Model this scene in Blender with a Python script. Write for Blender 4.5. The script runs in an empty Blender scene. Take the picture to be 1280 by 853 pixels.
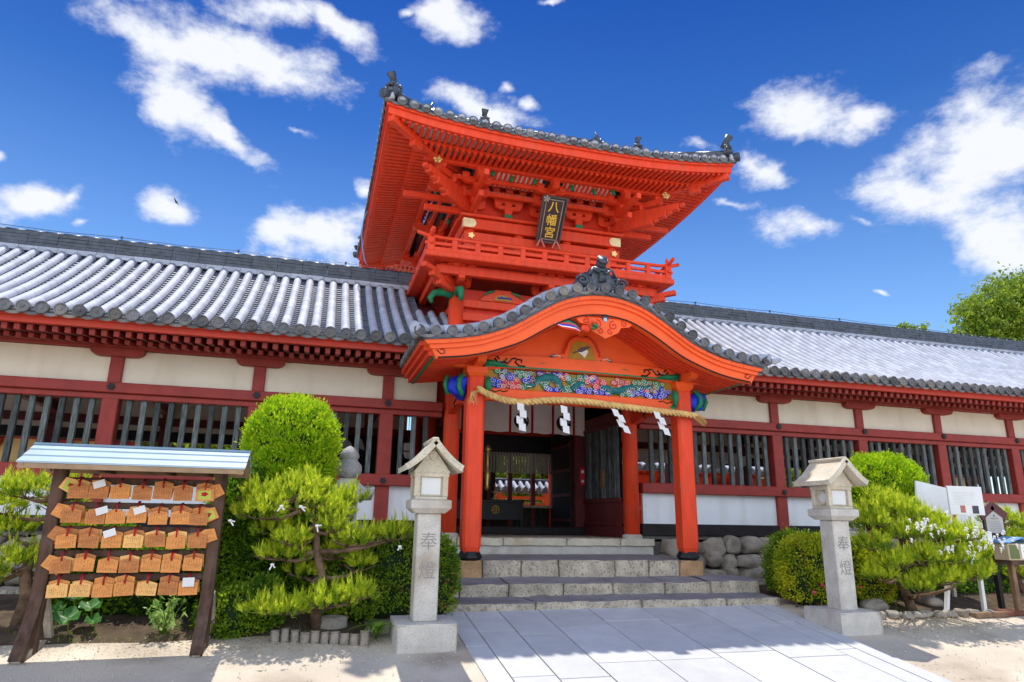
import bpy, bmesh, math, random
from mathutils import Vector, Matrix, noise
random.seed(7)
R=math.radians
sc=bpy.context.scene
# ---------- camera ----------
cd=bpy.data.cameras.new('camera'); cam=bpy.data.objects.new('camera',cd); sc.collection.objects.link(cam); sc.camera=cam
cd.sensor_width=36; cd.lens=839.13/1280*36; cd.clip_end=2000; cd.clip_start=.05
_R=Vector((0.95997,-0.27967,0.015513)); _U=Vector((-0.085381,-0.239424,0.967154)); _F=Vector((0.26677,0.929764,0.253718))
cam.matrix_world=Matrix(((_R[0],_U[0],-_F[0],-3.756),(_R[1],_U[1],-_F[1],-11.006),(_R[2],_U[2],-_F[2],1.0744),(0,0,0,1)))
# ---------- light ----------
SUN_EL=R(69.0); SUN_AZ=R(2.0)      # sun stands behind the gate, slightly to the right
sl=bpy.data.lights.new('sun','SUN'); sun=bpy.data.objects.new('sun',sl); sc.collection.objects.link(sun)
sl.energy=2.6; sl.angle=R(.53); sl.color=(1,.95,.86)
sd=Vector((math.sin(SUN_AZ)*math.cos(SUN_EL),math.cos(SUN_AZ)*math.cos(SUN_EL),math.sin(SUN_EL)))
sun.rotation_euler=sd.to_track_quat('Z','Y').to_euler(); sun.location=(0,20,40)
sc.view_settings.view_transform='Standard'; sc.view_settings.look='None'; sc.view_settings.gamma=1
sc.view_settings.exposure=1.08
W=bpy.data.worlds.new('World'); sc.world=W; W.use_nodes=True
nt=W.node_tree; nt.nodes.clear(); N=nt.nodes; L=nt.links
def nn(t,**k):
    n=N.new(t)
    for a,b in k.items(): setattr(n,a,b)
    return n
sky=nn('ShaderNodeTexSky',sky_type='NISHITA',sun_disc=False,sun_elevation=SUN_EL,sun_rotation=SUN_AZ,air_density=1.0,dust_density=.35,ozone_density=4.0,altitude=0)
tint=nn('ShaderNodeMix',data_type='RGBA',blend_type='MULTIPLY'); tint.inputs[0].default_value=1
L.new(sky.outputs[0],tint.inputs[6]); 
sepd=nn('ShaderNodeSeparateXYZ'); tcz=nn('ShaderNodeTexCoord'); L.new(tcz.outputs['Generated'],sepd.inputs[0])
grd=nn('ShaderNodeValToRGB'); grd.color_ramp.elements[0].position=.0; grd.color_ramp.elements[0].color=(.9,.95,1.0,1)
grd.color_ramp.elements[1].position=1; grd.color_ramp.elements[1].color=(.12,.42,.95,1)
e_=grd.color_ramp.elements.new(.70); e_.color=(.035,.165,.46,1)
e_=grd.color_ramp.elements.new(.28); e_.color=(.50,.66,.80,1)
e_=grd.color_ramp.elements.new(.52); e_.color=(.13,.31,.58,1)
L.new(sepd.outputs[2],grd.inputs[0]); L.new(grd.outputs[0],tint.inputs[7])
tc=nn('ShaderNodeTexCoord')
warp=nn('ShaderNodeTexNoise'); warp.inputs['Scale'].default_value=7; warp.inputs['Detail'].default_value=5
L.new(tc.outputs['Generated'],warp.inputs['Vector'])
wv=nn('ShaderNodeVectorMath',operation='MULTIPLY_ADD'); L.new(warp.outputs['Color'],wv.inputs[0]); wv.inputs[1].default_value=(.12,.12,.08)
ws=nn('ShaderNodeVectorMath',operation='SUBTRACT'); L.new(tc.outputs['Generated'],ws.inputs[0]); ws.inputs[1].default_value=(.06,.06,.04); L.new(ws.outputs[0],wv.inputs[2])
CL=[(-0.196,0.8047,0.5604,-0.9732,-0.0886,0.1777,0.1064,0.054,1.0),(-0.1078,0.8161,0.5678,-0.966,0.0513,0.1656,0.1034,0.0429,1.0),(-0.2125,0.8371,0.5041,-1.0086,0.3315,0.4498,0.0772,0.0481,1.0),(-0.1611,0.861,0.4824,-1.0505,0.2443,0.3217,0.066,0.0209,0.9),(-0.1013,0.7782,0.6198,-0.9022,-0.0159,0.1157,0.0911,0.0264,0.9),(-0.0213,0.79,0.6127,-0.8925,0.2183,0.1984,0.0724,0.0255,0.9),(-0.0629,0.8615,0.5038,-1.0427,0.0125,0.079,0.0422,0.0106,0.7),(-0.3543,0.8673,0.3497,-1.1775,-0.4213,0.2188,0.0624,0.0278,1.0),(-0.3797,0.8365,0.3951,-1.1423,-0.3146,0.2849,0.0112,0.0113,0.8),(-0.315,0.8731,0.3722,-0.9321,-0.896,-0.1805,0.0269,0.015,0.8),(-0.2144,0.8952,0.3907,-1.1593,-0.2156,0.1409,0.0386,0.0256,0.9),(-0.2962,0.893,0.3388,-1.2152,-0.2312,0.2344,0.0175,0.0086,0.7),(-0.0739,0.9216,0.381,-1.1792,0.0574,0.1025,0.0865,0.0471,1.0),(0.0081,0.9274,0.3739,-1.1851,-0.1106,-0.0547,0.0829,0.0424,1.0),(0.0405,0.8973,0.4396,-1.1127,-0.1077,-0.0994,0.0193,0.0251,0.7),(0.1252,0.7524,0.6466,-0.6071,0.6651,0.5603,0.0392,0.0476,1.0),(0.1667,0.8118,0.5596,-0.9768,0.0208,-0.1898,0.0797,0.0291,1.0),(0.2038,0.7836,0.5869,-0.9394,0.1086,-0.1767,0.0191,0.0117,0.7),(0.2406,0.7854,0.5703,-0.9639,-0.0034,-0.301,0.0244,0.0118,0.7),(0.0735,0.763,0.6422,-0.8691,-0.1012,-0.1826,0.0194,0.0096,0.6),(0.5703,0.6397,0.5153,-1.0117,0.2396,-0.5818,0.0852,0.0446,1.0),(0.6201,0.5984,0.5073,-0.9998,0.3525,-0.5861,0.0493,0.0237,1.0),(0.7303,0.5289,0.4323,-1.1135,-0.2038,-1.0441,0.0825,0.0735,1.15),(0.6822,0.5995,0.4186,-1.1375,0.0782,-0.8147,0.0773,0.0474,1.08),(0.7646,0.5412,0.35,-1.2024,0.2378,-0.865,0.0582,0.061,1.12),(0.5475,0.6947,0.4665,-0.9727,0.5949,-0.304,0.0295,0.0301,0.9),(0.4742,0.7262,0.4978,-1.0287,0.2665,-0.4225,0.0447,0.0158,0.8),(0.5069,0.7328,0.454,-1.0958,0.1215,-0.5441,0.0244,0.0122,0.6),(0.5919,0.7088,0.3838,-1.1607,0.2752,-0.5793,0.0727,0.0267,0.8),(0.5363,0.7335,0.4176,-1.1302,0.2049,-0.5369,0.0438,0.0122,0.7),(0.6461,0.6591,0.385,-1.1435,0.3797,-0.6093,0.0288,0.0089,0.6),(0.6893,0.6659,0.2856,-1.2783,0.1392,-0.7619,0.0168,0.0065,0.6),(0.2602,0.7023,0.6626,-0.8462,0.0274,-0.332,0.0317,0.0071,0.7)]
prev=None; CB=9.0
for (x,y,z,e1,e2,e3,sa,sb,s) in CL:
    m=nn('ShaderNodeMapping',vector_type='TEXTURE'); m.inputs['Location'].default_value=(x,y,z); m.inputs['Rotation'].default_value=(e1,e2,e3); m.inputs['Scale'].default_value=(sa,sb,.6)
    L.new(wv.outputs[0],m.inputs['Vector'])
    ln=nn('ShaderNodeVectorMath',operation='LENGTH'); L.new(m.outputs[0],ln.inputs[0])
    a=nn('ShaderNodeMath',operation='MULTIPLY_ADD'); L.new(ln.outputs['Value'],a.inputs[0]); a.inputs[1].default_value=-1; a.inputs[2].default_value=s
    if prev is None: prev=a
    else:
        mx=nn('ShaderNodeMath',operation='SMOOTH_MAX'); mx.inputs[2].default_value=.12; L.new(prev.outputs[0],mx.inputs[0]); L.new(a.outputs[0],mx.inputs[1]); prev=mx
fb=nn('ShaderNodeTexNoise'); fb.inputs['Scale'].default_value=11; fb.inputs['Detail'].default_value=9; fb.inputs['Roughness'].default_value=.62
st=nn('ShaderNodeVectorMath',operation='MULTIPLY'); st.inputs[1].default_value=(1,1,1.7); L.new(tc.outputs['Generated'],st.inputs[0]); L.new(st.outputs[0],fb.inputs['Vector'])
f1=nn('ShaderNodeMath',operation='MULTIPLY_ADD'); L.new(fb.outputs['Fac'],f1.inputs[0]); f1.inputs[1].default_value=2.9; f1.inputs[2].default_value=-1.40
f2=nn('ShaderNodeMath',operation='ADD'); L.new(prev.outputs[0],f2.inputs[0]); L.new(f1.outputs[0],f2.inputs[1])
mr=nn('ShaderNodeMapRange',interpolation_type='SMOOTHSTEP'); mr.inputs['From Min'].default_value=-.02; mr.inputs['From Max'].default_value=.95; L.new(f2.outputs[0],mr.inputs['Value'])
mm=nn('ShaderNodeMath',operation='MINIMUM'); mm.inputs[1].default_value=.97; L.new(mr.outputs[0],mm.inputs[0])
sh=nn('ShaderNodeMapRange'); sh.inputs['From Min'].default_value=.3; sh.inputs['From Max'].default_value=1.6; L.new(f2.outputs[0],sh.inputs['Value'])
cc=nn('ShaderNodeMix',data_type='RGBA'); cc.inputs[6].default_value=(4.6,4.75,5.1,1); cc.inputs[7].default_value=(4.5,4.6,4.85,1); L.new(sh.outputs[0],cc.inputs[0])
mixc=nn('ShaderNodeMix',data_type='RGBA'); L.new(mm.outputs[0],mixc.inputs[0]); L.new(tint.outputs[2],mixc.inputs[6]); L.new(cc.outputs[2],mixc.inputs[7])
# bright cloud bank added in the unseen southern sky to light shaded fronts
dt=nn('ShaderNodeVectorMath',operation='DOT_PRODUCT'); L.new(tc.outputs['Generated'],dt.inputs[0]); dt.inputs[1].default_value=(-.27,-.93,-.22)
m1=nn('ShaderNodeMapRange',interpolation_type='SMOOTHSTEP'); m1.inputs['From Min'].default_value=.0; m1.inputs['From Max'].default_value=.5; L.new(dt.outputs['Value'],m1.inputs['Value'])
n2=nn('ShaderNodeTexNoise'); n2.inputs['Scale'].default_value=2.6; n2.inputs['Detail'].default_value=6; L.new(tc.outputs['Generated'],n2.inputs['Vector'])
m2=nn('ShaderNodeMapRange',interpolation_type='SMOOTHSTEP'); m2.inputs['From Min'].default_value=.36; m2.inputs['From Max'].default_value=.50; L.new(n2.outputs['Fac'],m2.inputs['Value'])
m3=nn('ShaderNodeMath',operation='MULTIPLY'); L.new(m1.outputs[0],m3.inputs[0]); L.new(m2.outputs[0],m3.inputs[1])
mixd=nn('ShaderNodeMix',data_type='RGBA'); L.new(m3.outputs[0],mixd.inputs[0]); L.new(mixc.outputs[2],mixd.inputs[6]); mixd.inputs[7].default_value=(CB*.88,CB*1.0,CB*1.18,1)
mixc=mixd
bg=nn('ShaderNodeBackground'); bg.inputs['Strength'].default_value=.10; L.new(mixc.outputs[2],bg.inputs['Color'])
wo=nn('ShaderNodeOutputWorld'); L.new(bg.outputs[0],wo.inputs['Surface'])
W.cycles.sampling_method='MANUAL'; W.cycles.sample_map_resolution=512

# ---------- materials ----------
def mat(name,col,rough=.7,var=.12,scale=4,bump=0,bscale=40,spec=.3,metal=0,speck=0,spc=(.05,.05,.05),spscale=90,streak=None,trans=0,dirt=0,dcol=(.12,.1,.08),dscale=1.6,isl=0,dstreak=None):
    m=bpy.data.materials.new(name); m.use_nodes=True; t=m.node_tree; n=t.nodes; l=t.links
    b=n['Principled BSDF']; b.inputs['Roughness'].default_value=rough; b.inputs['Specular IOR Level'].default_value=spec; b.inputs['Metallic'].default_value=metal
    co=n.new('ShaderNodeTexCoord'); vec=co.outputs['Object']
    geo=n.new('ShaderNodeNewGeometry'); vec=geo.outputs['Position']
    def noise_(sc_,det=4,st_=None):
        v=vec
        if st_:
            mp=n.new('ShaderNodeVectorMath'); mp.operation='MULTIPLY'; mp.inputs[1].default_value=st_; l.new(v,mp.inputs[0]); v=mp.outputs[0]
        x=n.new('ShaderNodeTexNoise'); x.inputs['Scale'].default_value=sc_; x.inputs['Detail'].default_value=det; l.new(v,x.inputs['Vector']); return x.outputs['Fac']
    a=n.new('ShaderNodeMix'); a.data_type='RGBA'
    k=noise_(scale,5,streak)
    r=n.new('ShaderNodeMapRange'); r.inputs['From Min'].default_value=.3; r.inputs['From Max'].default_value=.7; l.new(k,r.inputs['Value']); l.new(r.outputs[0],a.inputs[0])
    a.inputs[6].default_value=tuple(c*(1-var) for c in col)+(1,); a.inputs[7].default_value=tuple(min(1,c*(1+var)) for c in col)+(1,)
    out=a.outputs[2]
    if speck:
        k=noise_(spscale,2); r=n.new('ShaderNodeMapRange'); r.inputs['From Min'].default_value=.52; r.inputs['From Max'].default_value=.66; r.inputs['To Max'].default_value=speck; l.new(k,r.inputs['Value'])
        q=n.new('ShaderNodeMix'); q.data_type='RGBA'; l.new(r.outputs[0],q.inputs[0]); l.new(out,q.inputs[6]); q.inputs[7].default_value=spc+(1,); out=q.outputs[2]
    if dirt:
        k=noise_(dscale,8,dstreak); r=n.new('ShaderNodeMapRange'); r.inputs['From Min'].default_value=.5; r.inputs['From Max'].default_value=.75; r.inputs['To Max'].default_value=dirt; l.new(k,r.inputs['Value'])
        q=n.new('ShaderNodeMix'); q.data_type='RGBA'; l.new(r.outputs[0],q.inputs[0]); l.new(out,q.inputs[6]); q.inputs[7].default_value=dcol+(1,); out=q.outputs[2]
    if isl:
        r=n.new('ShaderNodeMapRange'); r.inputs['To Min'].default_value=1-isl; r.inputs['To Max'].default_value=1+isl; l.new(geo.outputs['Random Per Island'],r.inputs['Value'])
        q=n.new('ShaderNodeVectorMath'); q.operation='SCALE'; l.new(out,q.inputs[0]); l.new(r.outputs[0],q.inputs['Scale']); out=q.outputs[0]
    l.new(out,b.inputs['Base Color'])
    if bump:
        bp=n.new('ShaderNodeBump'); bp.inputs['Strength'].default_value=min(1,bump); bp.inputs['Distance'].default_value=.01; l.new(noise_(bscale,4,streak),bp.inputs['Height']); l.new(bp.outputs[0],b.inputs['Normal'])
    if trans:
        tr=n.new('ShaderNodeBsdfTranslucent'); l.new(out,tr.inputs['Color']); mx=n.new('ShaderNodeMixShader'); mx.inputs[0].default_value=trans
        l.new(b.outputs[0],mx.inputs[1]); l.new(tr.outputs[0],mx.inputs[2]); l.new(mx.outputs[0],n['Material Output'].inputs['Surface'])
    return m
def leafmat(name,c1,c2,trans=.45,rough=.5,scale=3):
    """leaf colour differs leaf by leaf (per-island random) and in clumps"""
    m=bpy.data.materials.new(name); m.use_nodes=True; t=m.node_tree; n=t.nodes; l=t.links
    b=n['Principled BSDF']; b.inputs['Roughness'].default_value=rough; b.inputs['Specular IOR Level'].default_value=.25
    g=n.new('ShaderNodeNewGeometry'); x=n.new('ShaderNodeTexNoise'); x.inputs['Scale'].default_value=scale; l.new(g.outputs['Position'],x.inputs['Vector'])
    ad=n.new('ShaderNodeMath'); ad.operation='MULTIPLY_ADD'; l.new(g.outputs['Random Per Island'],ad.inputs[0]); ad.inputs[1].default_value=.6
    sb=n.new('ShaderNodeMath'); sb.operation='MULTIPLY_ADD'; l.new(x.outputs['Fac'],sb.inputs[0]); sb.inputs[1].default_value=1.6; sb.inputs[2].default_value=-.6; l.new(sb.outputs[0],ad.inputs[2])
    a=n.new('ShaderNodeMix'); a.data_type='RGBA'; a.clamp_factor=True; l.new(ad.outputs[0],a.inputs[0]); a.inputs[6].default_value=c1+(1,); a.inputs[7].default_value=c2+(1,)
    l.new(a.outputs[2],b.inputs['Base Color'])
    tr=n.new('ShaderNodeBsdfTranslucent'); l.new(a.outputs[2],tr.inputs['Color']); mx=n.new('ShaderNodeMixShader'); mx.inputs[0].default_value=trans
    l.new(b.outputs[0],mx.inputs[1]); l.new(tr.outputs[0],mx.inputs[2]); l.new(mx.outputs[0],n['Material Output'].inputs['Surface'])
    return m
M={}
M['verm']=mat('vermilion_paint',(.78,.060,.016),.55,.12,4,.3,45,.3,streak=(3,3,.6),dirt=.55,dcol=(.60,.095,.045),dscale=3.0)
M['verm2']=mat('orange_vermilion_paint',(.90,.115,.018),.5,.09,3,.08,50,.35,dirt=.15,dcol=(.6,.05,.012))
M['vermdeep']=mat('deep_vermilion_paint',(.66,.038,.013),.55,.12,5)
M['red']=mat('dull_red_painted_wood',(.30,.034,.024),.55,.16,6,.25,50,.35,dirt=.35,dcol=(.2,.03,.03),dscale=3)
M['redbright']=mat('faded_red_painted_board',(.55,.055,.03),.55,.14,4,.2,40,.35,streak=(.3,1,3),dirt=.3,dcol=(.45,.10,.06),dscale=3)
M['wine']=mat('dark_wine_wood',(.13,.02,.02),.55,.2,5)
M['plaster']=mat('bounce_tinted_plaster',(.78,.70,.56),.9,.07,1.4,.2,30,.15,dirt=.4,dcol=(.60,.49,.35),dscale=1.6,dstreak=(3,3,.45))  # white wall; the cream is warm ground bounce put into its colour
M['white']=mat('white_plaster',(.80,.81,.83),.9,.05,1.5,.15,30,.15,dirt=.45,dcol=(.58,.57,.54),dscale=1.6,dstreak=(3,3,.4))  # the faint blue is eave shade put into the white
M['soffit']=mat('whitewashed_soffit_board',(.72,.58,.55),.9,.05)
M['bar']=mat('weathered_green_grey_wood',(.12,.135,.13),.8,.6,9,.4,60,.25,streak=(6,6,.6),dirt=.5,dcol=(.015,.035,.04),dscale=5,isl=.55)
M['tile']=mat('grey_roof_tile',(.39,.41,.475),.68,.14,5,.3,60,.3,dirt=.55,dcol=(.26,.27,.30),dscale=2.2,isl=.13)
M['tilepan']=mat('grey_pan_tile',(.15,.165,.20),.5,.2,6,.2,60,.4,dirt=.4,dcol=(.10,.10,.12),isl=.15)
M['tiledark']=mat('dark_aged_tile',(.055,.065,.085),.4,.45,9,.4,40,.5,dirt=.5,dcol=(.03,.03,.035),dscale=4)
M['tiledisc']=mat('weathered_tile_end',(.13,.13,.135),.75,.35,9,.6,90,.3,dirt=.6,dcol=(.30,.25,.19),dscale=3,isl=.35)
M['black']=mat('black_metal',(.012,.012,.014),.45,.2)
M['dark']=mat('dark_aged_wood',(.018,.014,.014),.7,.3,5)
M['gold']=mat('gilt_metal',(.85,.60,.22),.35,.1,8,.2,60,.5,metal=.6)
M['goldpaint']=mat('gold_letter',(.85,.55,.08),.4,.08,8,metal=.3)
M['green']=mat('green_paint',(.012,.20,.085),.5,.2,8)
M['blue']=mat('blue_paint',(.006,.03,.50),.45,.15,8)
M['teal']=mat('teal_paint',(.01,.16,.17),.5,.3,18)
M['wht']=mat('white_paint',(.82,.82,.80),.6,.03)
M['pink']=mat('rose_paint',(.60,.06,.07),.5,.25,12)
M['line']=mat('black_line_paint',(.015,.01,.01),.6,.1)
M['ochre']=mat('ochre_gold_ground',(.42,.22,.02),.5,.15,9)
M['tread']=mat('shade_tinted_step_tread',(.25,.235,.24),.75,.25,4,.6,50,.3,speck=.35,spc=(.1,.1,.1),spscale=40,dirt=.5,dcol=(.13,.13,.15),dscale=2)  # step tops darker and bluer than risers; their shade is in the colour
M['granite']=mat('grey_granite',(.56,.52,.46),.8,.12,6,.5,120,.25,speck=.4,spc=(.24,.22,.20),spscale=80,dirt=.65,dcol=(.27,.19,.12),dscale=2.6)
M['granitelt']=mat('pale_weathered_granite',(.60,.54,.42),.85,.12,5,.4,120,.2,speck=.45,spc=(.26,.23,.19),spscale=60,dirt=.6,dcol=(.40,.27,.11),dscale=4)
M['step']=mat('rough_step_granite',(.46,.39,.30),.85,.3,5,1,55,.2,speck=.6,spc=(.07,.065,.055),spscale=38,dirt=.75,dcol=(.09,.085,.08),dscale=2.4,isl=.15)
M['steptan']=mat('tan_corner_stone',(.42,.25,.13),.85,.25,8,.6,70,.2,speck=.5,spc=(.2,.13,.08),spscale=45)
M['path']=mat('smooth_paving_granite',(.50,.50,.50),.75,.06,5,.1,90,.25,speck=.25,spc=(.28,.28,.29),spscale=80,dirt=.3,dcol=(.33,.32,.30),dscale=1.3,isl=.07)
M['joint']=mat('paving_joint',(.12,.11,.10),.95,.2)
M['boulder']=mat('rubble_stone',(.34,.29,.235),.85,.45,2.0,.9,25,.2,speck=.3,spc=(.1,.09,.08),spscale=40,dirt=.5,dcol=(.14,.15,.17),dscale=1.8)
M['letter']=mat('carved_shadowed_letter',(.27,.25,.23),.9,.1)
M['ink']=mat('ink_writing',(.05,.025,.012),.8,.1)
M['wood']=mat('dark_brown_timber',(.085,.045,.03),.75,.4,6,.5,50,.25,streak=(4,4,.5),dirt=.4,dcol=(.2,.15,.11),dscale=4)
M['blind']=mat('aged_bead_blind',(.38,.35,.32),.8,.1)
M['oldwood']=mat('weathered_brown_timber',(.22,.13,.075),.8,.35,6,.5,50,.2,streak=(4,4,.6),dirt=.3,dcol=(.4,.33,.25),dscale=4)
M['greywood']=mat('bleached_grey_timber',(.42,.36,.29),.8,.25,6,.4,50,.2,streak=(4,4,.6))
M['ema']=mat('cypress_plaque',(.66,.26,.07),.6,.18,7,.2,40,.25,streak=(1,1,4))
M['ema2']=mat('cypress_plaque_aged',(.48,.18,.055),.6,.2,7,.2,40,.25,streak=(1,1,4))
M['ema3']=mat('cypress_plaque_fresh',(.80,.43,.14),.6,.15,7,.2,40,.25,streak=(1,1,4))
M['string']=mat('red_cord',(.35,.008,.012),.7,.2)
M['paper']=mat('white_paper',(.85,.85,.84),.7,.03,trans=.25)
M['rack_roof']=mat('pale_blue_grey_metal_roof',(.34,.44,.50),.5,.08,3,.15,20,.4,dirt=.2,dcol=(.35,.42,.45))
M['rope']=mat('straw_rope',(.72,.47,.18),.8,.3,14,.8,150,.2)
M['cloth']=mat('grey_beige_cloth',(.80,.73,.70),.9,.08,3,.2,20,.1)
M['bark']=mat('pine_bark',(.16,.10,.065),.9,.45,9,1,35,.15)
M['soil']=mat('dark_soil',(.085,.06,.04),.95,.4,6,.8,40,.1)
M['metalblue']=mat('blue_metal_sheet',(.14,.32,.62),.4,.1,spec=.5)
M['board']=mat('white_notice_board',(.74,.74,.73),.6,.04,6)
M['tan']=mat('tan_board',(.5,.4,.26),.7,.12,5)

# ---------- mesh helpers ----------
class MB:
    def __init__(s): s.v=[]; s.f=[]; s.m=[]; s.mi=0; s.sm=[]; s.smooth=False
    def mat(s,i): s.mi=i; return s
    def add(s,vs,fs,T=None):
        o=len(s.v)
        if T is not None: vs=[tuple(T@Vector(p)) for p in vs]
        s.v.extend(tuple(p) for p in vs)
        for f in fs: s.f.append(tuple(o+i for i in f)); s.m.append(s.mi); s.sm.append(s.smooth)
        return s
    def box(s,x0,x1,y0,y1,z0,z1,T=None,c=0):
        if x0>x1:x0,x1=x1,x0
        if y0>y1:y0,y1=y1,y0
        if z0>z1:z0,z1=z1,z0
        c=min(c,(x1-x0)*.3,(y1-y0)*.3,(z1-z0)*.3)
        if c<=0:
            return s.add([(x0,y0,z0),(x1,y0,z0),(x1,y1,z0),(x0,y1,z0),(x0,y0,z1),(x1,y0,z1),(x1,y1,z1),(x0,y1,z1)],
              [(0,3,2,1),(4,5,6,7),(0,1,5,4),(1,2,6,5),(2,3,7,6),(3,0,4,7)],T)
        vs=[];X=(x0,x1);Y=(y0,y1);Z=(z0,z1);sg=(1,-1)
        for i in (0,1):
            for j in (0,1):
                for k in (0,1):
                    a,b,d=X[i],Y[j],Z[k]; ia,jb,kd=c*sg[i],c*sg[j],c*sg[k]
                    vs+= [(a,b+jb,d+kd),(a+ia,b,d+kd),(a+ia,b+jb,d)]
        I=lambda i,j,k,ax:(i*4+j*2+k)*3+ax
        fs=[]
        def q(a,b,c_,d): fs.append((a,b,c_,d))
        q(I(0,0,0,0),I(0,0,1,0),I(0,1,1,0),I(0,1,0,0)); q(I(1,0,0,0),I(1,1,0,0),I(1,1,1,0),I(1,0,1,0))
        q(I(0,0,0,1),I(1,0,0,1),I(1,0,1,1),I(0,0,1,1)); q(I(0,1,0,1),I(0,1,1,1),I(1,1,1,1),I(1,1,0,1))
        q(I(0,0,0,2),I(0,1,0,2),I(1,1,0,2),I(1,0,0,2)); q(I(0,0,1,2),I(1,0,1,2),I(1,1,1,2),I(0,1,1,2))
        for j in (0,1):
            for k in (0,1): q(I(0,j,k,1),I(1,j,k,1),I(1,j,k,2),I(0,j,k,2))
        for i in (0,1):
            for k in (0,1): q(I(i,0,k,0),I(i,1,k,0),I(i,1,k,2),I(i,0,k,2))
        for i in (0,1):
            for j in (0,1): q(I(i,j,0,0),I(i,j,1,0),I(i,j,1,1),I(i,j,0,1))
        for i in (0,1):
            for j in (0,1):
                for k in (0,1): fs.append((I(i,j,k,0),I(i,j,k,1),I(i,j,k,2)))
        return s.add(vs,fs,T)
    def bar(s,a,b,w,h,up=(0,0,1),c=0):
        a=Vector(a);b=Vector(b);d=(b-a);l=d.length;d.normalize();u=Vector(up);x=d.cross(u)
        if x.length<1e-4: x=d.cross(Vector((1,0,0)))
        x.normalize();u=x.cross(d)
        T=Matrix(((x[0],d[0],u[0],a[0]),(x[1],d[1],u[1],a[1]),(x[2],d[2],u[2],a[2]),(0,0,0,1)))
        return s.box(-w/2,w/2,0,l,-h/2,h/2,T,c)
    def tube(s,pts,r,n=8,caps=True,rs=None,flat=1.0):
        pts=[Vector(p) for p in pts]; k=len(pts); rings=[]
        pu=None; vs=[];fs=[]
        for i,p in enumerate(pts):
            t=(pts[min(i+1,k-1)]-pts[max(i-1,0)]); 
            if t.length<1e-9: t=Vector((0,0,1))
            t.normalize()
            if pu is None:
                pu=Vector((0,0,1)) if abs(t.z)<.9 else Vector((1,0,0))
            x=t.cross(pu)
            if x.length<1e-5: x=t.cross(Vector((1,0,0)))
            x.normalize(); u=x.cross(t); pu=u
            rr=rs[i] if rs else r
            for j in range(n):
                a=2*math.pi*j/n; vs.append(p+x*math.cos(a)*rr+u*math.sin(a)*rr*flat)
        for i in range(k-1):
            for j in range(n):
                j2=(j+1)%n; fs.append((i*n+j,i*n+j2,(i+1)*n+j2,(i+1)*n+j))
        if caps: fs.append(tuple(range(n-1,-1,-1))); fs.append(tuple((k-1)*n+j for j in range(n)))
        return s.add(vs,fs)
    def lathe(s,prof,n=16,T=None,sq=False):
        vs=[];fs=[]
        for (r,z) in prof:
            for j in range(n):
                a=2*math.pi*(j+.5 if sq else j)/n; vs.append((r*math.cos(a),r*math.sin(a),z))
        for i in range(len(prof)-1):
            for j in range(n):
                j2=(j+1)%n; fs.append((i*n+j,i*n+j2,(i+1)*n+j2,(i+1)*n+j))
        fs.append(tuple(range(n-1,-1,-1))); fs.append(tuple((len(prof)-1)*n+j for j in range(n)))
        return s.add(vs,fs,T)
    def prism(s,poly,o,ax,ay,th,inset=0):
        """polygon poly in the frame o + u*ax + v*ay, thickened th along ax x ay (front at +th)"""
        o=Vector(o);ax=Vector(ax).normalized();ay=Vector(ay).normalized();nz=ax.cross(ay)
        n=len(poly); vs=[o+ax*u+ay*v for u,v in poly]+[o+ax*u+ay*v+nz*th for u,v in poly]
        fs=[tuple(range(n-1,-1,-1)),tuple(range(n,2*n))]+[(i,(i+1)%n,n+(i+1)%n,n+i) for i in range(n)]
        return s.add(vs,fs)
    def grid(s,P,close=False):
        """P[i][j] points"""
        a=len(P);b=len(P[0]);vs=[p for r_ in P for p in r_]; fs=[]
        for i in range(a-1):
            for j in range(b-1): fs.append((i*b+j,i*b+j+1,(i+1)*b+j+1,(i+1)*b+j))
        return s.add(vs,fs)
    def build(s,name,mats,parent=None,loc=None,label=None):
        me=bpy.data.meshes.new(name)
        if parent is not None: o_=Vector(parent.get('_w',(0,0,0)))
        elif loc is not None: o_=Vector(loc)
        else: o_=Vector((0,0,0))
        me.from_pydata([(p[0]-o_[0],p[1]-o_[1],p[2]-o_[2]) for p in s.v],[],s.f)
        if not isinstance(mats,(list,tuple)): mats=[mats]
        for m in mats: me.materials.append(M[m] if isinstance(m,str) else m)
        me.polygons.foreach_set('material_index',s.m); me.polygons.foreach_set('use_smooth',s.sm); me.update()
        ob=bpy.data.objects.new(name,me); sc.collection.objects.link(ob)
        if parent is not None: ob.parent=parent
        else: ob.location=o_
        ob['_w']=tuple(o_)
        if label: ob['label']=label
        return ob
ALL=[]
def thing(name,label,cat,loc=(0,0,0),group=None):
    o=bpy.data.objects.new(name,None); sc.collection.objects.link(o); o.location=loc; o['_w']=tuple(loc)
    o['label']=label; o['category']=cat; o.empty_display_size=.1
    if group: o['group']=group
    return o
def tag(o,label,cat,group=None):
    o['label']=label; o['category']=cat
    if group: o['group']=group
    return o
def struct(o): o['kind']='structure'; return o
def interp(tab,x):
    if x<=tab[0][0]: return tab[0][1]
    for (a,b),(c,d) in zip(tab,tab[1:]):
        if x<=c:
            t=(x-a)/(c-a); return b+(d-b)*t
    return tab[-1][1]
def smoothtab(tab,n=60):
    xs=[tab[0][0]+(tab[-1][0]-tab[0][0])*i/n for i in range(n+1)]; ys=[interp(tab,x) for x in xs]
    for _ in range(5): ys=[ys[0]]+[(ys[i-1]+2*ys[i]+ys[i+1])/4 for i in range(1,n)]+[ys[-1]]
    return list(zip(xs,ys))
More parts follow.
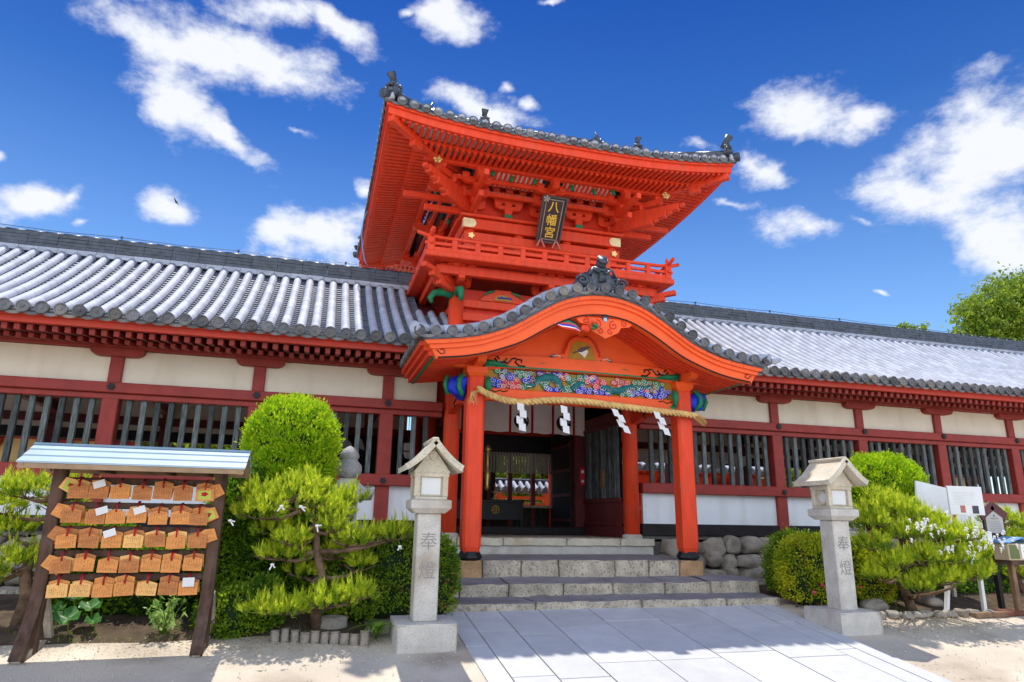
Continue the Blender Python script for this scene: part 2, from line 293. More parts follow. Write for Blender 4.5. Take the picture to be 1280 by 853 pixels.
def glyph(mb,ch,o,ax,ay,size,depth=.01,bold=0):
    """a character as solid geometry; o is its centre, ax to the right, ay up, front towards ax x ay"""
    cu=bpy.data.curves.new('t','FONT'); cu.body=ch; cu.size=size; cu.extrude=depth/2; cu.align_x='CENTER'; cu.offset=bold
    ob=bpy.data.objects.new('t',cu); sc.collection.objects.link(ob); bpy.context.view_layer.update()
    me=bpy.data.meshes.new_from_object(ob.evaluated_get(bpy.context.evaluated_depsgraph_get()))
    ys=[v.co.y for v in me.vertices]; 
    if ys:
        c=(min(ys)+max(ys))/2; xs=[v.co.x for v in me.vertices]; cx=(min(xs)+max(xs))/2
        ax=Vector(ax).normalized();ay=Vector(ay).normalized();nz=ax.cross(ay);o=Vector(o)
        mb.add([o+ax*(v.co.x-cx)+ay*(v.co.y-c)+nz*(v.co.z+depth/2) for v in me.vertices],[tuple(p.vertices) for p in me.polygons])
    bpy.data.objects.remove(ob); bpy.data.meshes.remove(me); bpy.data.curves.remove(cu)
def leaves(mb,pts,size,nrm=None,asp=.5,up=0.0,jit=.4):
    for p in pts:
        p=Vector(p[:3]); d=Vector((random.gauss(0,1),random.gauss(0,1),random.gauss(0,1)+up)).normalized()
        x=d.cross(Vector((random.gauss(0,1),random.gauss(0,1),random.gauss(0,1)))).normalized(); s_=size*(1+random.uniform(-jit,jit))
        a=p-d*s_*.5;b=p+d*s_*.5;w=x*s_*asp*.5
        mb.add([a,p+w,b,p-w],[(0,1,2,3)])
# tile end: a disc with a raised rim facing direction d
def tile_end(mb,p,d,r,ln=.05,n=12):
    d=Vector(d).normalized(); u=Vector((0,0,1)); x=d.cross(u).normalized(); u=x.cross(d)
    T=Matrix(((x[0],u[0],d[0],p[0]),(x[1],u[1],d[1],p[1]),(x[2],u[2],d[2],p[2]),(0,0,0,1)))
    mb.lathe([(r*.96,-ln),(r,-.01),(r,0),(r*.8,.004),(r*.74,-.008),(r*.3,-.008),(r*.24,.002)],n,T)
def tile_roof(mb,prof,x0,x1,pitch,rr,ends,T=None,skip=None,pan=.125,n=6,rear=False):
    """prof: list of (y,z) from eave up; round rows run along it. mb.mat: 0 round tile, 1 pan tile. ends: MB for tile ends"""
    Ls=[0]
    for a,b in zip(prof,prof[1:]): Ls.append(Ls[-1]+math.hypot(b[0]-a[0],b[1]-a[1]))
    tot=Ls[-1]
    def at(l):
        l=max(0,min(tot,l))
        for i in range(len(prof)-1):
            if l<=Ls[i+1]+1e-9:
                t=(l-Ls[i])/(Ls[i+1]-Ls[i]); y=prof[i][0]+(prof[i+1][0]-prof[i][0])*t; z=prof[i][1]+(prof[i+1][1]-prof[i][1])*t
                dy=(prof[i+1][0]-prof[i][0]);dz=(prof[i+1][1]-prof[i][1]);q=math.hypot(dy,dz); return y,z,-dz/q,dy/q
    k=int(round((x1-x0)/pitch)); tl=.27; m=int(tot/tl)+1
    for i in range(k+1):
        x=x0+i*pitch; mx=tot if skip is None else skip(x)
        if mx<=.1: continue
        mb.mat(0); mb.smooth=True; jx=random.uniform(-.006,.006)
        for j in range(m):
            l0=j*tl; l1=min((j+1)*tl,mx)
            if l0>=mx: break
            vs=[]
            for (l,ra) in ((l0,rr*1.0),(l1,rr*.985)):
                y,z,ny,nz=at(l)
                for q in range(n+1):
                    a=math.pi*q/n; c=math.cos(a)*ra; s_=math.sin(a)*ra+.012
                    vs.append((x+jx+c,y+ny*s_,z+nz*s_))
            fs=[(q,q+1,n+2+q,n+1+q) for q in range(n)]
            mb.add(vs,[f[::-1] for f in fs],T)
        if i<k:
            mb.mat(1); mb.smooth=False; np_=int(mx/pan)
            for j in range(np_+1):
                l0=j*pan; l1=min(l0+pan,mx)
                if l0>=mx: break
                vs=[]
                for (l,h) in ((l0,-.008),(l0,.024),(l1,.0)):
                    y,z,ny,nz=at(l)
                    for q in range(5):
                        t=q/4; dip=-.030*(1-(2*t-1)**2)+.008; s_=h+dip
                        vs.append((x+pitch*t,y+ny*s_,z+nz*s_))
                fs=[]
                for r_ in (0,1):
                    for q in range(4): fs.append((r_*5+q,r_*5+q+1,(r_+1)*5+q+1,(r_+1)*5+q))
                mb.add(vs,fs,T)
        if ends is not None:
            y,z,ny,nz=at(0); p=Vector((x+jx,y-.05,z+.03)); d=Vector((0,-1,0))
            if T is not None: p=T@p; d=T.to_3x3()@d
            ends.mat(0); tile_end(ends,p,d,rr*1.24,.10)
            if i<k:   # curved lip of the pan tile at the eave
                vs=[]
                for (yy,h) in ((y-.02,-.05),(y-.02,-.005),(y+.06,.0)):
                    for q in range(7):
                        t=q/6; dip=-.034*(1-(2*t-1)**2); vs.append((x+pitch*t,yy,z+h+dip))
                ends.add(vs,[(r_*7+q,r_*7+q+1,(r_+1)*7+q+1,(r_+1)*7+q) for r_ in (0,1) for q in range(6)],T)

# ---------- ground, path ----------
S=.144; Y0=-2.90
def gz(y):
    if y>=Y0: return 0.0
    if y<-12: return S*(-12-Y0)
    return S*(y-Y0)
def gmat():
    m=mat('sandy_ground',(.56,.48,.38),.95,.12,1.2,.5,60,.1,speck=.35,spc=(.25,.2,.16),spscale=120,dirt=.75,dcol=(.26,.20,.145),dscale=1.3); return m
M['ground']=gmat()
g=MB()
xs=[-200,-60,-25]+[-14+.5*i for i in range(57)]+[25,60,200]
ys=[-200,-60,-25,-12]+[-11+.4*i for i in range(21)]+[Y0,-2.5,-1.5,0,4,8,16,40,200]
ys=sorted(set(ys))
g.grid([[(x,y,gz(y)+((noise.noise(Vector((x*.9,y*.9,0)))*.02-.004 if abs(x)<14 and -11<y<-3.2 and abs(x)>2.6 else 0)) ) for x in xs] for y in ys])
struct(g.build('ground','ground'))
# planting beds (dark soil) left and right of the steps
def bed(x0,x1,y0,y1):
    b=MB(); n=24; P=[]
    for i in range(n+1):
        r_=[]
        for j in range(n+1):
            u=i/n;v=j/n; x=x0+(x1-x0)*u; y=y0+(y1-y0)*v; e=min(u,1-u,v,1-v)*6
            h=min(1,e); r_.append((x+noise.noise(Vector((x*2,y*2,1)))*.08*min(1,e),y,gz(y)+.012+.05*h+noise.noise(Vector((x*3,y*3,3)))*.035*h-(.05 if e==0 else 0)))
        P.append(r_)
    b.smooth=True; b.grid([list(c_) for c_ in zip(*P)]); return b
o=bed(-9.5,-2.95,-3.62,-.3).build('planting_bed','soil'); struct(o)
o=bed(2.75,9.5,-3.42,-.3).build('planting_bed','soil'); struct(o)
# stone path: slabs with real gaps
pm=MB(); pj=MB(); XP=2.19
lines=[-XP,-1.96,-1.55,-1.06,-.42,.28,.99,1.70,1.96,XP]
pj.add([(-XP,Y0+.0,gz(Y0)-.004),(XP,Y0,gz(Y0)-.004),(XP,-12,gz(-12)-.0+.004),(-XP,-12,gz(-12)+.004)],[(0,3,2,1)])
random.seed(3)
for i,(a,b) in enumerate(zip(lines,lines[1:])):
    y=Y0-.003; k=0
    while y>-12:
        ln=(1.9 if i in(0,8) else random.uniform(.85,1.25)); 
        if k==0: ln*=random.uniform(.5,1)
        y2=max(y-ln,-12); gp=.007; h=random.uniform(-.002,.002)
        zt=lambda yy:gz(yy)+.018+h
        x0,x1,ya,yb=a+gp,b-gp,y-gp,y2+gp
        pm.add([(x0,ya,zt(ya)-.05),(x1,ya,zt(ya)-.05),(x1,yb,zt(yb)-.05),(x0,yb,zt(yb)-.05),(x0,ya,zt(ya)),(x1,ya,zt(ya)),(x1,yb,zt(yb)),(x0,yb,zt(yb))],
          [(4,7,6,5),(0,4,5,1),(1,5,6,2),(2,6,7,3),(3,7,4,0)])
        y=y2; k+=1
o=struct(pj.build('path_bed','joint')); struct(pm.build('path','path'))
# ---------- steps ----------
stp=thing('stone_steps','three broad rough granite steps climbing to the red gate','steps',(0,-2.4,0))
def rough_block(mb,x0,x1,y0,y1,z0,z1,amp=.012,seg=.09,rise=0,tread=False):
    """a hand-cut stone block: rounded, slightly uneven"""
    c=.018; nx=max(2,int((x1-x0)/seg)); ny=max(2,int((y1-y0)/seg)); nz=max(2,int((z1-z0)/.06))
    def ds(p):
        q=Vector(p); n=noise.noise_vector(q*5)*amp+noise.noise_vector(q*17)*amp*.5
        return q+n
    def face(f,a,b): mb.grid([[ds(f(i/a,j/b)) for j in range(b+1)] for i in range(a+1)])
    X=lambda u:x0+(x1-x0)*u; Y=lambda u:y0+(y1-y0)*u; Z=lambda u:z0+(z1-z0)*u
    face(lambda u,v:(X(v),y0+(c if v in(0,1) else 0),Z(u)),nz,nx)
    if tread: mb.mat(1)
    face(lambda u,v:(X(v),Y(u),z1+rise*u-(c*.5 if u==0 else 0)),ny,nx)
    mb.mat(0)
    face(lambda u,v:(x0,Y(1-u),Z(v)) ,ny,nz); face(lambda u,v:(x1,Y(u),Z(v)),ny,nz)
    face(lambda u,v:(X(1-v),y1,Z(u)),nz,nx)
def steprow(xa,xb,y0,y1,z0,z1,cuts,endm=None,lab=None,rise=0):
    e=[xa]+cuts+[xb]
    for i,(a,b) in enumerate(zip(e,e[1:])):
        mb=MB(); mb.smooth=True; rough_block(mb,a+.005,b-.005,y0+random.uniform(-.008,.008),y1,z0,z1+random.uniform(-.005,.005),amp=.014,seg=.05,rise=rise,tread=True)
        mm_='steptan' if endm and (i in (0,len(e)-2)) else 'step'
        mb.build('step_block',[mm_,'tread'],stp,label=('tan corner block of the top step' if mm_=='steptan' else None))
random.seed(5)
steprow(-1.83,1.83,-1.89,-1.52,.24,.506,[-1.50,-.96,-.42,.42,.95,1.44],True)
steprow(-2.42,2.36,-2.42,-1.87,.0,.258,[-1.9,-1.28,-.55,.15,.9,1.6],rise=.04)
steprow(-2.5,2.30,-2.93,-2.38,-.12,.095,[-1.1,.3,1.5],rise=.02)
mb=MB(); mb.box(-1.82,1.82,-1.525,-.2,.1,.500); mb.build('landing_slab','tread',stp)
mb=MB(); mb.box(-2.4,2.36,-1.88,-.2,.0,.27); mb.build('lower_core','step',stp)
# threshold curb under the gate
e=[-1.95,-1.5,-.75,.35,1.3,1.95]
for a,b in zip(e,e[1:]):
    mb=MB(); mb.smooth=True; rough_block(mb,a+.005,b-.005,-.2,.3,.635,.748,.010,.05); mb.build('curb_block','granitelt',stp)
mb=MB(); mb.smooth=True; rough_block(mb,-1.93,1.93,-.165,.25,.40,.632,.008,.06); mb.build('curb_footing','granite',stp)
# low stone apron right and left of the steps
for (x0,x1) in ((2.5,7.5),(-7.5,-2.6)):
    mb=MB(); mb.smooth=True; rough_block(mb,x0,x1,-.75,-.3,-.1,.10,.01,.2); o=struct(mb.build('gutter_kerb','step'))
# ---------- rubble base wall ----------
rw=thing('stone_base_wall','low base wall of rounded dark rubble stones under the white plaster','stone wall',(2.6,-.2,0))
lw=thing('stone_base_wall','low rubble base wall hidden by shrubs left of the steps','stone wall',(-2.6,-.2,0))
def boulder(mb,c,sx,sy,sz,seed):
    ico=bmesh.new(); bmesh.ops.create_icosphere(ico,subdivisions=3,radius=1)
    vs=[]
    for v in ico.verts:
        p=v.co; q=Vector((math.copysign(abs(p.x)**.72,p.x),math.copysign(abs(p.y)**.8,p.y),math.copysign(abs(p.z)**.72,p.z)))
        q*= 1+.42*noise.noise(p*1.1+Vector((seed,seed*2,0)))+.07*noise.noise(p*4+Vector((seed,0,0)))
        vs.append((c[0]+q.x*sx*.86,c[1]+q.y*sy,c[2]+q.z*sz*.86))
    mb.smooth=True; mb.add(vs,[tuple(v.index for v in f.verts) for f in ico.faces]); ico.free()
random.seed(11)
for sgn,par in ((1,rw),(-1,lw)):
    cnt=0
    for row,(zc,hh) in enumerate(((.17,.12),(.40,.13),(.63,.13))):
        x=1.98+row*.07
        while x<9.6:
            w=random.uniform(.26,.58)
            if cnt<88:
                mb=MB(); boulder(mb,(sgn*(x+w/2),-.10+random.uniform(-.03,.02),zc+random.uniform(-.04,.04)),w/2*1.2,.19,hh*random.uniform(1.0,1.4),x*3.1+row); mb.build('stone','boulder',par); cnt+=1
            x+=w
    mb=MB(); mb.box(sgn*1.97,sgn*9.8,0.0,.35,0,.74); mb.build('mortar_core','joint',par)

# ---------- corridors ----------
EY=-1.0
def cz(y):
    s=(y+1)/2.85; return 3.655+1.76*(.78*s+.22*s*s)
prof=[(EY+2.85*i/12,cz(EY+2.85*i/12)) for i in range(13)]
def boat(mb,x,y0,y1,w,z0,z1):
    k=6; pts=[(-w/2,z1)]
    for i in range(k+1):
        a=math.pi/2*i/k; pts.append((-w/2+.12*(1-math.cos(a))-0,z0+(z1-z0)*.75*(1-math.sin(a))))
    pts=[(-w/2,z1)]+[(-w/2+.13*(1-math.cos(math.pi/2*i/k)),z1-.03-(z1-.03-z0)*math.sin(math.pi/2*i/k)) for i in range(k+1)]
    pts=pts+[(-a,b) for a,b in pts[::-1]]
    mb.prism([(a,b) for a,b in pts],(x,y1,0),(1,0,0),(0,0,1),(y1-y0))
def flower(mb,x,y,z,r=.045,n=6):
    pts=[]
    for i in range(n*6):
        a=2*math.pi*i/(n*6); rr=r*(.62+.38*abs(math.cos(a*n/2))); pts.append((rr*math.cos(a),rr*math.sin(a)))
    mb.prism(pts,(x,y+.012,z),(1,0,0),(0,0,1),.024)
def corridor(sgn,cols,xa,xb,label,x_in):
    """cols: column positions, xa..xb the extent of the wing (xa nearer the gate)"""
    t=thing('corridor',label,'building',(sgn*5,0,.75))
    lo,hi=min(xa,xb),max(xa,xb)
    for yr,nm in ((0,None),(4.0,None)):
        for x in cols:
            mb=MB(); mb.box(x-.11,x+.11,yr-.11+.06,yr+.11+.06,.76,2.74,c=.012); mb.build('column','red' if yr==0 else 'wine',t)  # rear row in darker wine: interior shade put into its colour
            mb=MB(); mb.box(x-.09,x+.09,yr-.03,yr+.15,2.88,3.34,c=.01); mb.build('strut','red',t)
            if yr==0: mb=MB(); mb.box(x-.075,x+.075,yr-.005,yr+.1,1.0,1.54); mb.build('lower_post','red',t)
            mb=MB(); boat(mb,x,yr-.10,yr+.16,.72,3.29,3.405); mb.build('bracket','red',t)
        s=-1 if yr==0 else 1
        if yr>1:
            mb=MB(); mb.box(lo,hi,yr-.11,yr+.15,2.74,2.895); mb.build('rear_lintel','wine',t); continue  # wine instead of red, to darken the interior by colour
        mb=MB(); mb.box(lo,hi,yr-.11,yr+.15,2.74,2.895,c=.012); mb.build('lintel_beam','red',t)
        mb=MB(); mb.box(lo,hi,yr-.055,yr+.14,2.655,2.738,c=.008); mb.build('window_head','red',t)
        mb=MB(); mb.box(lo,hi,yr-.11,yr+.15,1.52,1.70,c=.012); mb.build('sill_beam','red',t)
        mb=MB(); mb.box(lo,hi,yr-.09,yr+.15,3.407,3.50,c=.01); mb.build('wall_plate','red',t)
        mb=MB(); mb.box(lo,hi,yr-.04,yr+.10,.80,1.0,c=.01); mb.build('ground_sill','dark',t)
    for x in cols:
        mb=MB(); flower(mb,x,-.125,2.828,.056); mb.build('nail_cover','black',t)
        mb=MB(); flower(mb,x,-.125,1.60,.05); mb.build('nail_cover','black',t)
    ext=sorted([lo]+[c for c in cols if lo<c<hi]+[hi])
    for a,b in zip(ext,ext[1:]):
        if b-a<.3: continue
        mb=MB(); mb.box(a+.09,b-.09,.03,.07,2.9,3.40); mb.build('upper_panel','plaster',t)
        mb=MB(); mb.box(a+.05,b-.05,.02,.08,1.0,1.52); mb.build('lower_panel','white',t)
        w=MB(); n=9 if b-a>1.5 else 5
        n=max(3,int(round((b-a)/.205))-1)
        for i in range(n):
            x=a+.06+(b-a-.12)*(i+1)/(n+1); j=random.uniform(-.004,.004)
            w.box(x-.038+j,x+.038+j,.00,.07,1.70,2.66,c=.006)
        w.build('window_grille','bar',t)
        # rear side: plaster above the open bay
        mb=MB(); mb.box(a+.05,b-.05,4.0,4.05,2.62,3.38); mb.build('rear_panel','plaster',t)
        mb=MB(); mb.box(a+.0,b-.0,3.96,4.12,2.43,2.63); mb.build('rear_rail','dark',t)
    mb=MB(); a_,b_=((-3.3,-1.75) if sgn<0 else (1.75,2.75)); mb.box(a_,b_,3.90,3.95,.8,2.9); mb.build('added_dark_backing','dark',t)  # dark sheet added across the open bay to keep bright sky out
    # fascia and rafter ends, two tiers
    for (y,s) in ((EY,1),(5.0,-1)):
        mb=MB()
        mb.box(lo,hi,y+s*.10,y+s*.19,3.50,3.605,c=.008); mb.box(lo,hi,y+s*.04,y+s*.12,3.585,3.64,c=.006)
        mb.build('eave_board','redbright',t)
        k=int((hi-lo)/.15)
        rest=MB(); nf=0
        order=range(k+1) if sgn>0 else range(k,-1,-1)
        for i in order:
            for off,a_,b_,w_,h_,nm in ((.04,(.20,3.455),(1.1,3.60),.075,.085,'flying_rafter'),(.115,(.50,3.415),(1.6,3.60),.07,.072,'base_rafter')):
                x=lo+off+i*.15
                if x>hi-.04: continue
                one=s>0 and nf<190; mb=MB() if one else rest
                jw=random.uniform(-.003,.003)
                mb.bar((x+jw,y+s*a_[0],a_[1]+jw),(x+jw,y+s*b_[0],b_[1]),w_,h_,c=.006 if one else 0)
                if one: mb.build(nm,'red',t); nf+=1
        if rest.v: q=rest.build('rafters','red',t); q['kind']='stuff'
    mb=MB()
    ys_=[EY+.12,0,1.95]; 
    mb.add([(lo,EY+.1,3.60),(hi,EY+.1,3.60),(hi,2.0,cz(1.9)-.12),(lo,2.0,cz(1.9)-.12)],[(0,1,2,3)])
    mb.add([(lo,4.9,3.60),(hi,4.9,3.60),(hi,2.0,cz(1.9)-.12),(lo,2.0,cz(1.9)-.12)],[(3,2,1,0)])
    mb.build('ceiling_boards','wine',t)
    # tie beams inside
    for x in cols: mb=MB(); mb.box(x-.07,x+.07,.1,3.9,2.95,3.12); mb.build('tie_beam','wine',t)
    mb=MB(); mb.box(lo,hi,.0,4.1,.70,.80); mb.build('floor','joint',t)
    # roof
    rf=MB(); en=MB(); p=.2196
    n=int(round((hi-lo)/p)); 
    if sgn<0: x1=-1.72; x0=x1-n*p
    else: x0=2.02; x1=x0+n*p
    def skip(x):
        if abs(x)<2.33: return 2.0
        return 3.38
    tile_roof(rf,prof,x0,x1,p,.070,en,skip=skip)
    rf.mat(1); rf.add([(lo,2.0,cz(1.85)),(hi,2.0,cz(1.85)),(hi,5.0,3.66),(lo,5.0,3.66)],[(3,2,1,0)]); rf.add([(lo,4.98,3.60),(hi,4.98,3.60),(hi,5.0,3.66),(lo,5.0,3.66)],[(0,1,2,3)])
    x=x0; rf.mat(1); rf.smooth=False
    while x<=x1+.01:
        if lo<=x<=hi and abs(x)>2.35: rf.lathe([(.06,0),(.06,.12)],8,Matrix.Translation((x,1.86,5.40))@Matrix.Rotation(R(90),4,'X'))
        x+=p
    r_=rf.build('tile_roof',['tile','tilepan'],t); en.build('eave_tile_ends','tiledisc',r_)
    # ridge: stacked courses
    a=-13.5 if sgn<0 else 2.35; b=-2.12 if sgn<0 else 19
    rd=MB(); z=5.42; yc=2.0
    for k,(hw,h) in enumerate(((.23,.05),(.20,.055),(.205,.03),(.18,.04),(.185,.03),(.165,.04),(.17,.03),(.15,.04),(.155,.03),(.135,.04))):
        x=a
        while x<b:
            w=.46 if k>1 else .3; x2=min(x+w,b); j=random.uniform(-.006,.006)
            rd.mat(1 if k<2 else 0); rd.box(x+.003,x2-.003,yc-hw+j,yc+hw+j,z,z+h-.004); x=x2
        z+=h
    rd.mat(0)
    x=a
    while x<b: 
        x2=min(x+.3,b); rd.smooth=True; rd.tube([(x,yc,z+.0),(x2-.004,yc,z+.0)],.075,8,rs=[.078,.07]); x=x2
    rd.smooth=False
    rd.build('ridge',['tiledark','tile'],t)
    # row of half-round caps where tile rows meet the ridge
    # lightning wire on the ridge
    mb=MB(); pts=[]; x=a
    posts=[]
    while x<b:
        pts+= [(x,yc-.02,z+.115),(x+1.0,yc-.02,z+.09)]; posts.append(x); x+=2.0
    mb.tube(pts,.006,5)
    for x in posts: mb.tube([(x,yc-.02,z+.03),(x,yc-.02,z+.115)],.010,5); mb.box(x-.02,x+.02,yc-.04,yc,z+.10,z+.13)
    mb.build('lightning_wire','tiledark',t)
    return t
random.seed(21)
corridor(-1,[-12.7,-10.7,-8.7,-6.7,-4.7,-2.7],-1.80,-13.5,'corridor wing behind the plaque rack, its tile roof half in the tower shadow','x')
corridor(1,[2.7,4.7,6.7,8.7,10.7,12.7,14.7,16.7],1.80,19,'long corridor wing behind the notice boards, its tile roof fully sunlit','x')

# ---------- two-storey gate ----------
gt=thing('gate_tower','two storey vermilion gate tower with flared tile roof and railed balcony','gate',(0,2,.75))
YC=2.0
random.seed(31)
for x in (-1.62,1.62):
    for y in (0,2,4):
        mb=MB(); mb.smooth=True; mb.tube([(x,y,.752),(x,y,2.9),(x,y,4.9)],.135,24); 
        cl=mb.build('column','verm',gt)
        if y==0:
            m2=MB(); m2.lathe([(.17,.0),(.175,.05),(.15,.075)],20,Matrix.Translation((x,y,.745))); m2.build('column_base','granite',cl)
# lower storey wall above the porch roof
mb=MB(); mb.box(-1.55,1.55,.02,.08,3.2,4.95); mb.box(-1.55,1.55,3.92,3.98,2.9,4.95); mb.box(-1.55,-1.49,.08,3.92,3.0,4.95); mb.box(1.49,1.55,.08,3.92,3.0,4.95); mb.build('lower_wall','vermdeep',gt)
for z0,z1,e in ((4.36,4.50,0),(4.60,4.74,0)):
    mb=MB(); mb.box(-1.52,1.52,-.07,.02,z0,z1,c=.01); mb.build('tie_beam','verm',gt)
for x in (-1.62,1.62):
    for s in (-1,1):
        mb=MB(); mb.box(x-.06,x+.06,.2,3.8,4.60,4.74,c=.01); 
    mb.build('tie_beam','verm',gt)
# green nose brackets on column tops
for x in (-1.62,1.62):
    s=-1 if x<0 else 1
    mb=MB(); mb.smooth=True
    mb.tube([(x+s*.08,-.05,4.78),(x+s*.25,-.05,4.83),(x+s*.40,-.05,4.80),(x+s*.47,-.05,4.70),(x+s*.44,-.05,4.62)],.05,8,rs=[.075,.075,.06,.05,.03])
    mb.tube([(x,-.08,4.80),(x,-.25,4.84),(x,-.36,4.80),(x,-.40,4.70),(x,-.37,4.60)],.05,8,rs=[.075,.075,.06,.05,.03])
    mb.build('nose_bracket','green',gt)
# frog-leg struts with painted medallions
for x in (-.80,.80):
    mb=MB(); pts=[(-.42,0),(-.33,.10),(-.2,.15),(-.14,.22),(.14,.22),(.2,.15),(.33,.10),(.42,0)]
    mb.prism(pts,(x,-.03,4.745),(1,0,0),(0,0,1),.05)
    f=mb.build('frog_leg_strut','verm',gt)
    m2=MB(); m2.prism([(.16*math.cos(a),.11*math.sin(a)) for a in [math.pi*i/14 for i in range(15)]],(x,-.085,4.765),(1,0,0),(0,0,1),.012); m2.build('medallion','ochre',f)
    m2=MB(); m2.smooth=True
    for q in range(5): m2.tube([(x-.1+.05*q,-.10,4.80),(x-.08+.05*q,-.10,4.83+.01*(q%2)),(x-.05+.05*q,-.10,4.80)],.012,5)
    m2.build('medallion_figure','blue',f)
    for s in (-1,1):
        m2=MB(); m2.smooth=True; m2.tube([(x+s*.16,-.10,4.93),(x+s*.26,-.10,4.90),(x+s*.36,-.10,4.83)],.02,6,rs=[.012,.024,.008]); m2.build('green_scroll','green',f)
def masu(mb,x,y,z,w=.13,h=.11):
    mb.add([(x-w*.33,y-w*.33,z),(x+w*.33,y-w*.33,z),(x+w*.33,y+w*.33,z),(x-w*.33,y+w*.33,z),
            (x-w*.5,y-w*.5,z+h*.45),(x+w*.5,y-w*.5,z+h*.45),(x+w*.5,y+w*.5,z+h*.45),(x-w*.5,y+w*.5,z+h*.45),
            (x-w*.5,y-w*.5,z+h),(x+w*.5,y-w*.5,z+h),(x+w*.5,y+w*.5,z+h),(x-w*.5,y+w*.5,z+h)],
           [(0,3,2,1),(0,1,5,4),(1,2,6,5),(2,3,7,6),(3,0,4,7),(4,5,9,8),(5,6,10,9),(6,7,11,10),(7,4,8,11),(8,9,10,11)])
def arm(mb,a,b,w=.09,h=.10):
    """bracket arm from a to b with upturned rounded underside at its ends"""
    a=Vector(a);b=Vector(b);d=(b-a);l=d.length;d.normalize(); n=Vector((0,0,1)); s_=d.cross(n)
    c=min(.12,l*.3); pts=[(0,h),(0,h*.45),(c*.4,h*.12),(c,0),(l-c,0),(l-c*.4,h*.12),(l,h*.45),(l,h)]
    mb.prism(pts,a+s_*(w/2)-Vector((0,0,0)),d,n,0) if False else None
    o=a-s_*(-w/2); vs=[o+d*u+n*v for u,v in pts]+[o-s_*w+d*u+n*v for u,v in pts]; k=len(pts)
    mb.add(vs,[tuple(range(k)),tuple(range(2*k-1,k-1,-1))]+[(i,k+i,k+(i+1)%k,(i+1)%k) for i in range(k)])
def cluster(x,y,outs,z0,steps,dz,do,name,par,side_len=.30,tails=False):
    """tiers of blocks and arms stepping outward; outs: outward directions"""
    mb=MB(); masu(mb,x,y,z0,.20,.15)
    for k in range(steps):
        z=z0+.15+k*dz
        for o in outs:
            o=Vector(o+(0,)); t=Vector((-o.y,o.x,0)); dg=o.length>1.2
            L_=(k+1)*do
            arm(mb,Vector((x,y,z))-o*.12,Vector((x,y,z))+o*(L_+.10/ max(1,o.length)),.11,.115)
            p=Vector((x,y,z))+o*L_; masu(mb,p.x,p.y,z+.10,.15,.10)
            if not dg:
                for j in range(0,k+2):
                    q=Vector((x,y,z))+o*(j*do); 
                    if j>k: q=Vector((x,y,z+.0))+o*(L_)
                    sl=side_len if j<=k else side_len*.8
                    if j==k+1: continue
                    arm(mb,q-t*sl,q+t*sl,.09,.10)
                    for u in (-1,0,1): masu(mb,*(q+t*u*(sl-.06)).xy,z+.09,.135,.09)
        if k==steps-1:
            for o in outs:
                o=Vector(o+(0,)); t=Vector((-o.y,o.x,0))
                if o.length>1.2: continue
                q=Vector((x,y,z+.17))+o*(steps*do); arm(mb,q-t*side_len,q+t*side_len,.08,.09)
                for u in (-1,0,1): masu(mb,*(q+t*u*(side_len-.06)).xy,z+.26,.135,.08)
    ob=mb.build(name,'verm',par)
    return ob
# balcony brackets
for x in (-1.62,0,1.62):
    outs=[(0,-1)]
    if abs(x)>1: outs+= [(1 if x>0 else -1,0),(.72*(1 if x>0 else -1),-.72)]
    cluster(x,0,outs,4.80,1,.13,.32,'balcony_bracket',gt,.24)
    mb=MB()
    if abs(x)>1:
        s=1 if x>0 else -1
        for q in range(3):
            a=Vector((x+s*.1,-.08,4.86+q*.09)); b=a+Vector((s*(.30+.15*q),-(.28+.14*q),.05)); mb.bar(a,b,.10,.09,c=.01)
        mb.build('corner_arm','verm',gt)
for x in (-1.62,1.62):
    for y in (2,4):
        s=1 if x>0 else -1; cluster(x,y,[(s,0)],4.80,1,.13,.32,'balcony_bracket',gt,.24)
def ringbox(mb,xo,y0,y1,w,z0,z1,c=.01):
    mb.box(-xo,xo,y0,y0+w,z0,z1,c=c); mb.box(-xo,xo,y1-w,y1,z0,z1,c=c)
    mb.box(-xo,-xo+w,y0+w,y1-w,z0,z1,c=c); mb.box(xo-w,xo,y0+w,y1-w,z0,z1,c=c)
mb=MB(); ringbox(mb,2.06,-.42,4.42,.12,5.05,5.20); mb.build('balcony_beam','verm',gt)
mb=MB(); mb.box(-2.0,2.0,-.38,4.38,5.185,5.235); mb.build('balcony_underboards','vermdeep',gt)
mb=MB(); ringbox(mb,2.30,-.66,4.66,.20,5.24,5.345,.015); mb.box(-2.1,2.1,-.46,4.46,5.26,5.33); 
bf=mb.build('balcony_floor','verm',gt)
mb=MB()
for i in range(12):
    x=-2.1+i*.38; mb.box(x,x+.006,-.6625,-.655,5.25,5.34)
mb.build('board_joints','vermdeep',bf)
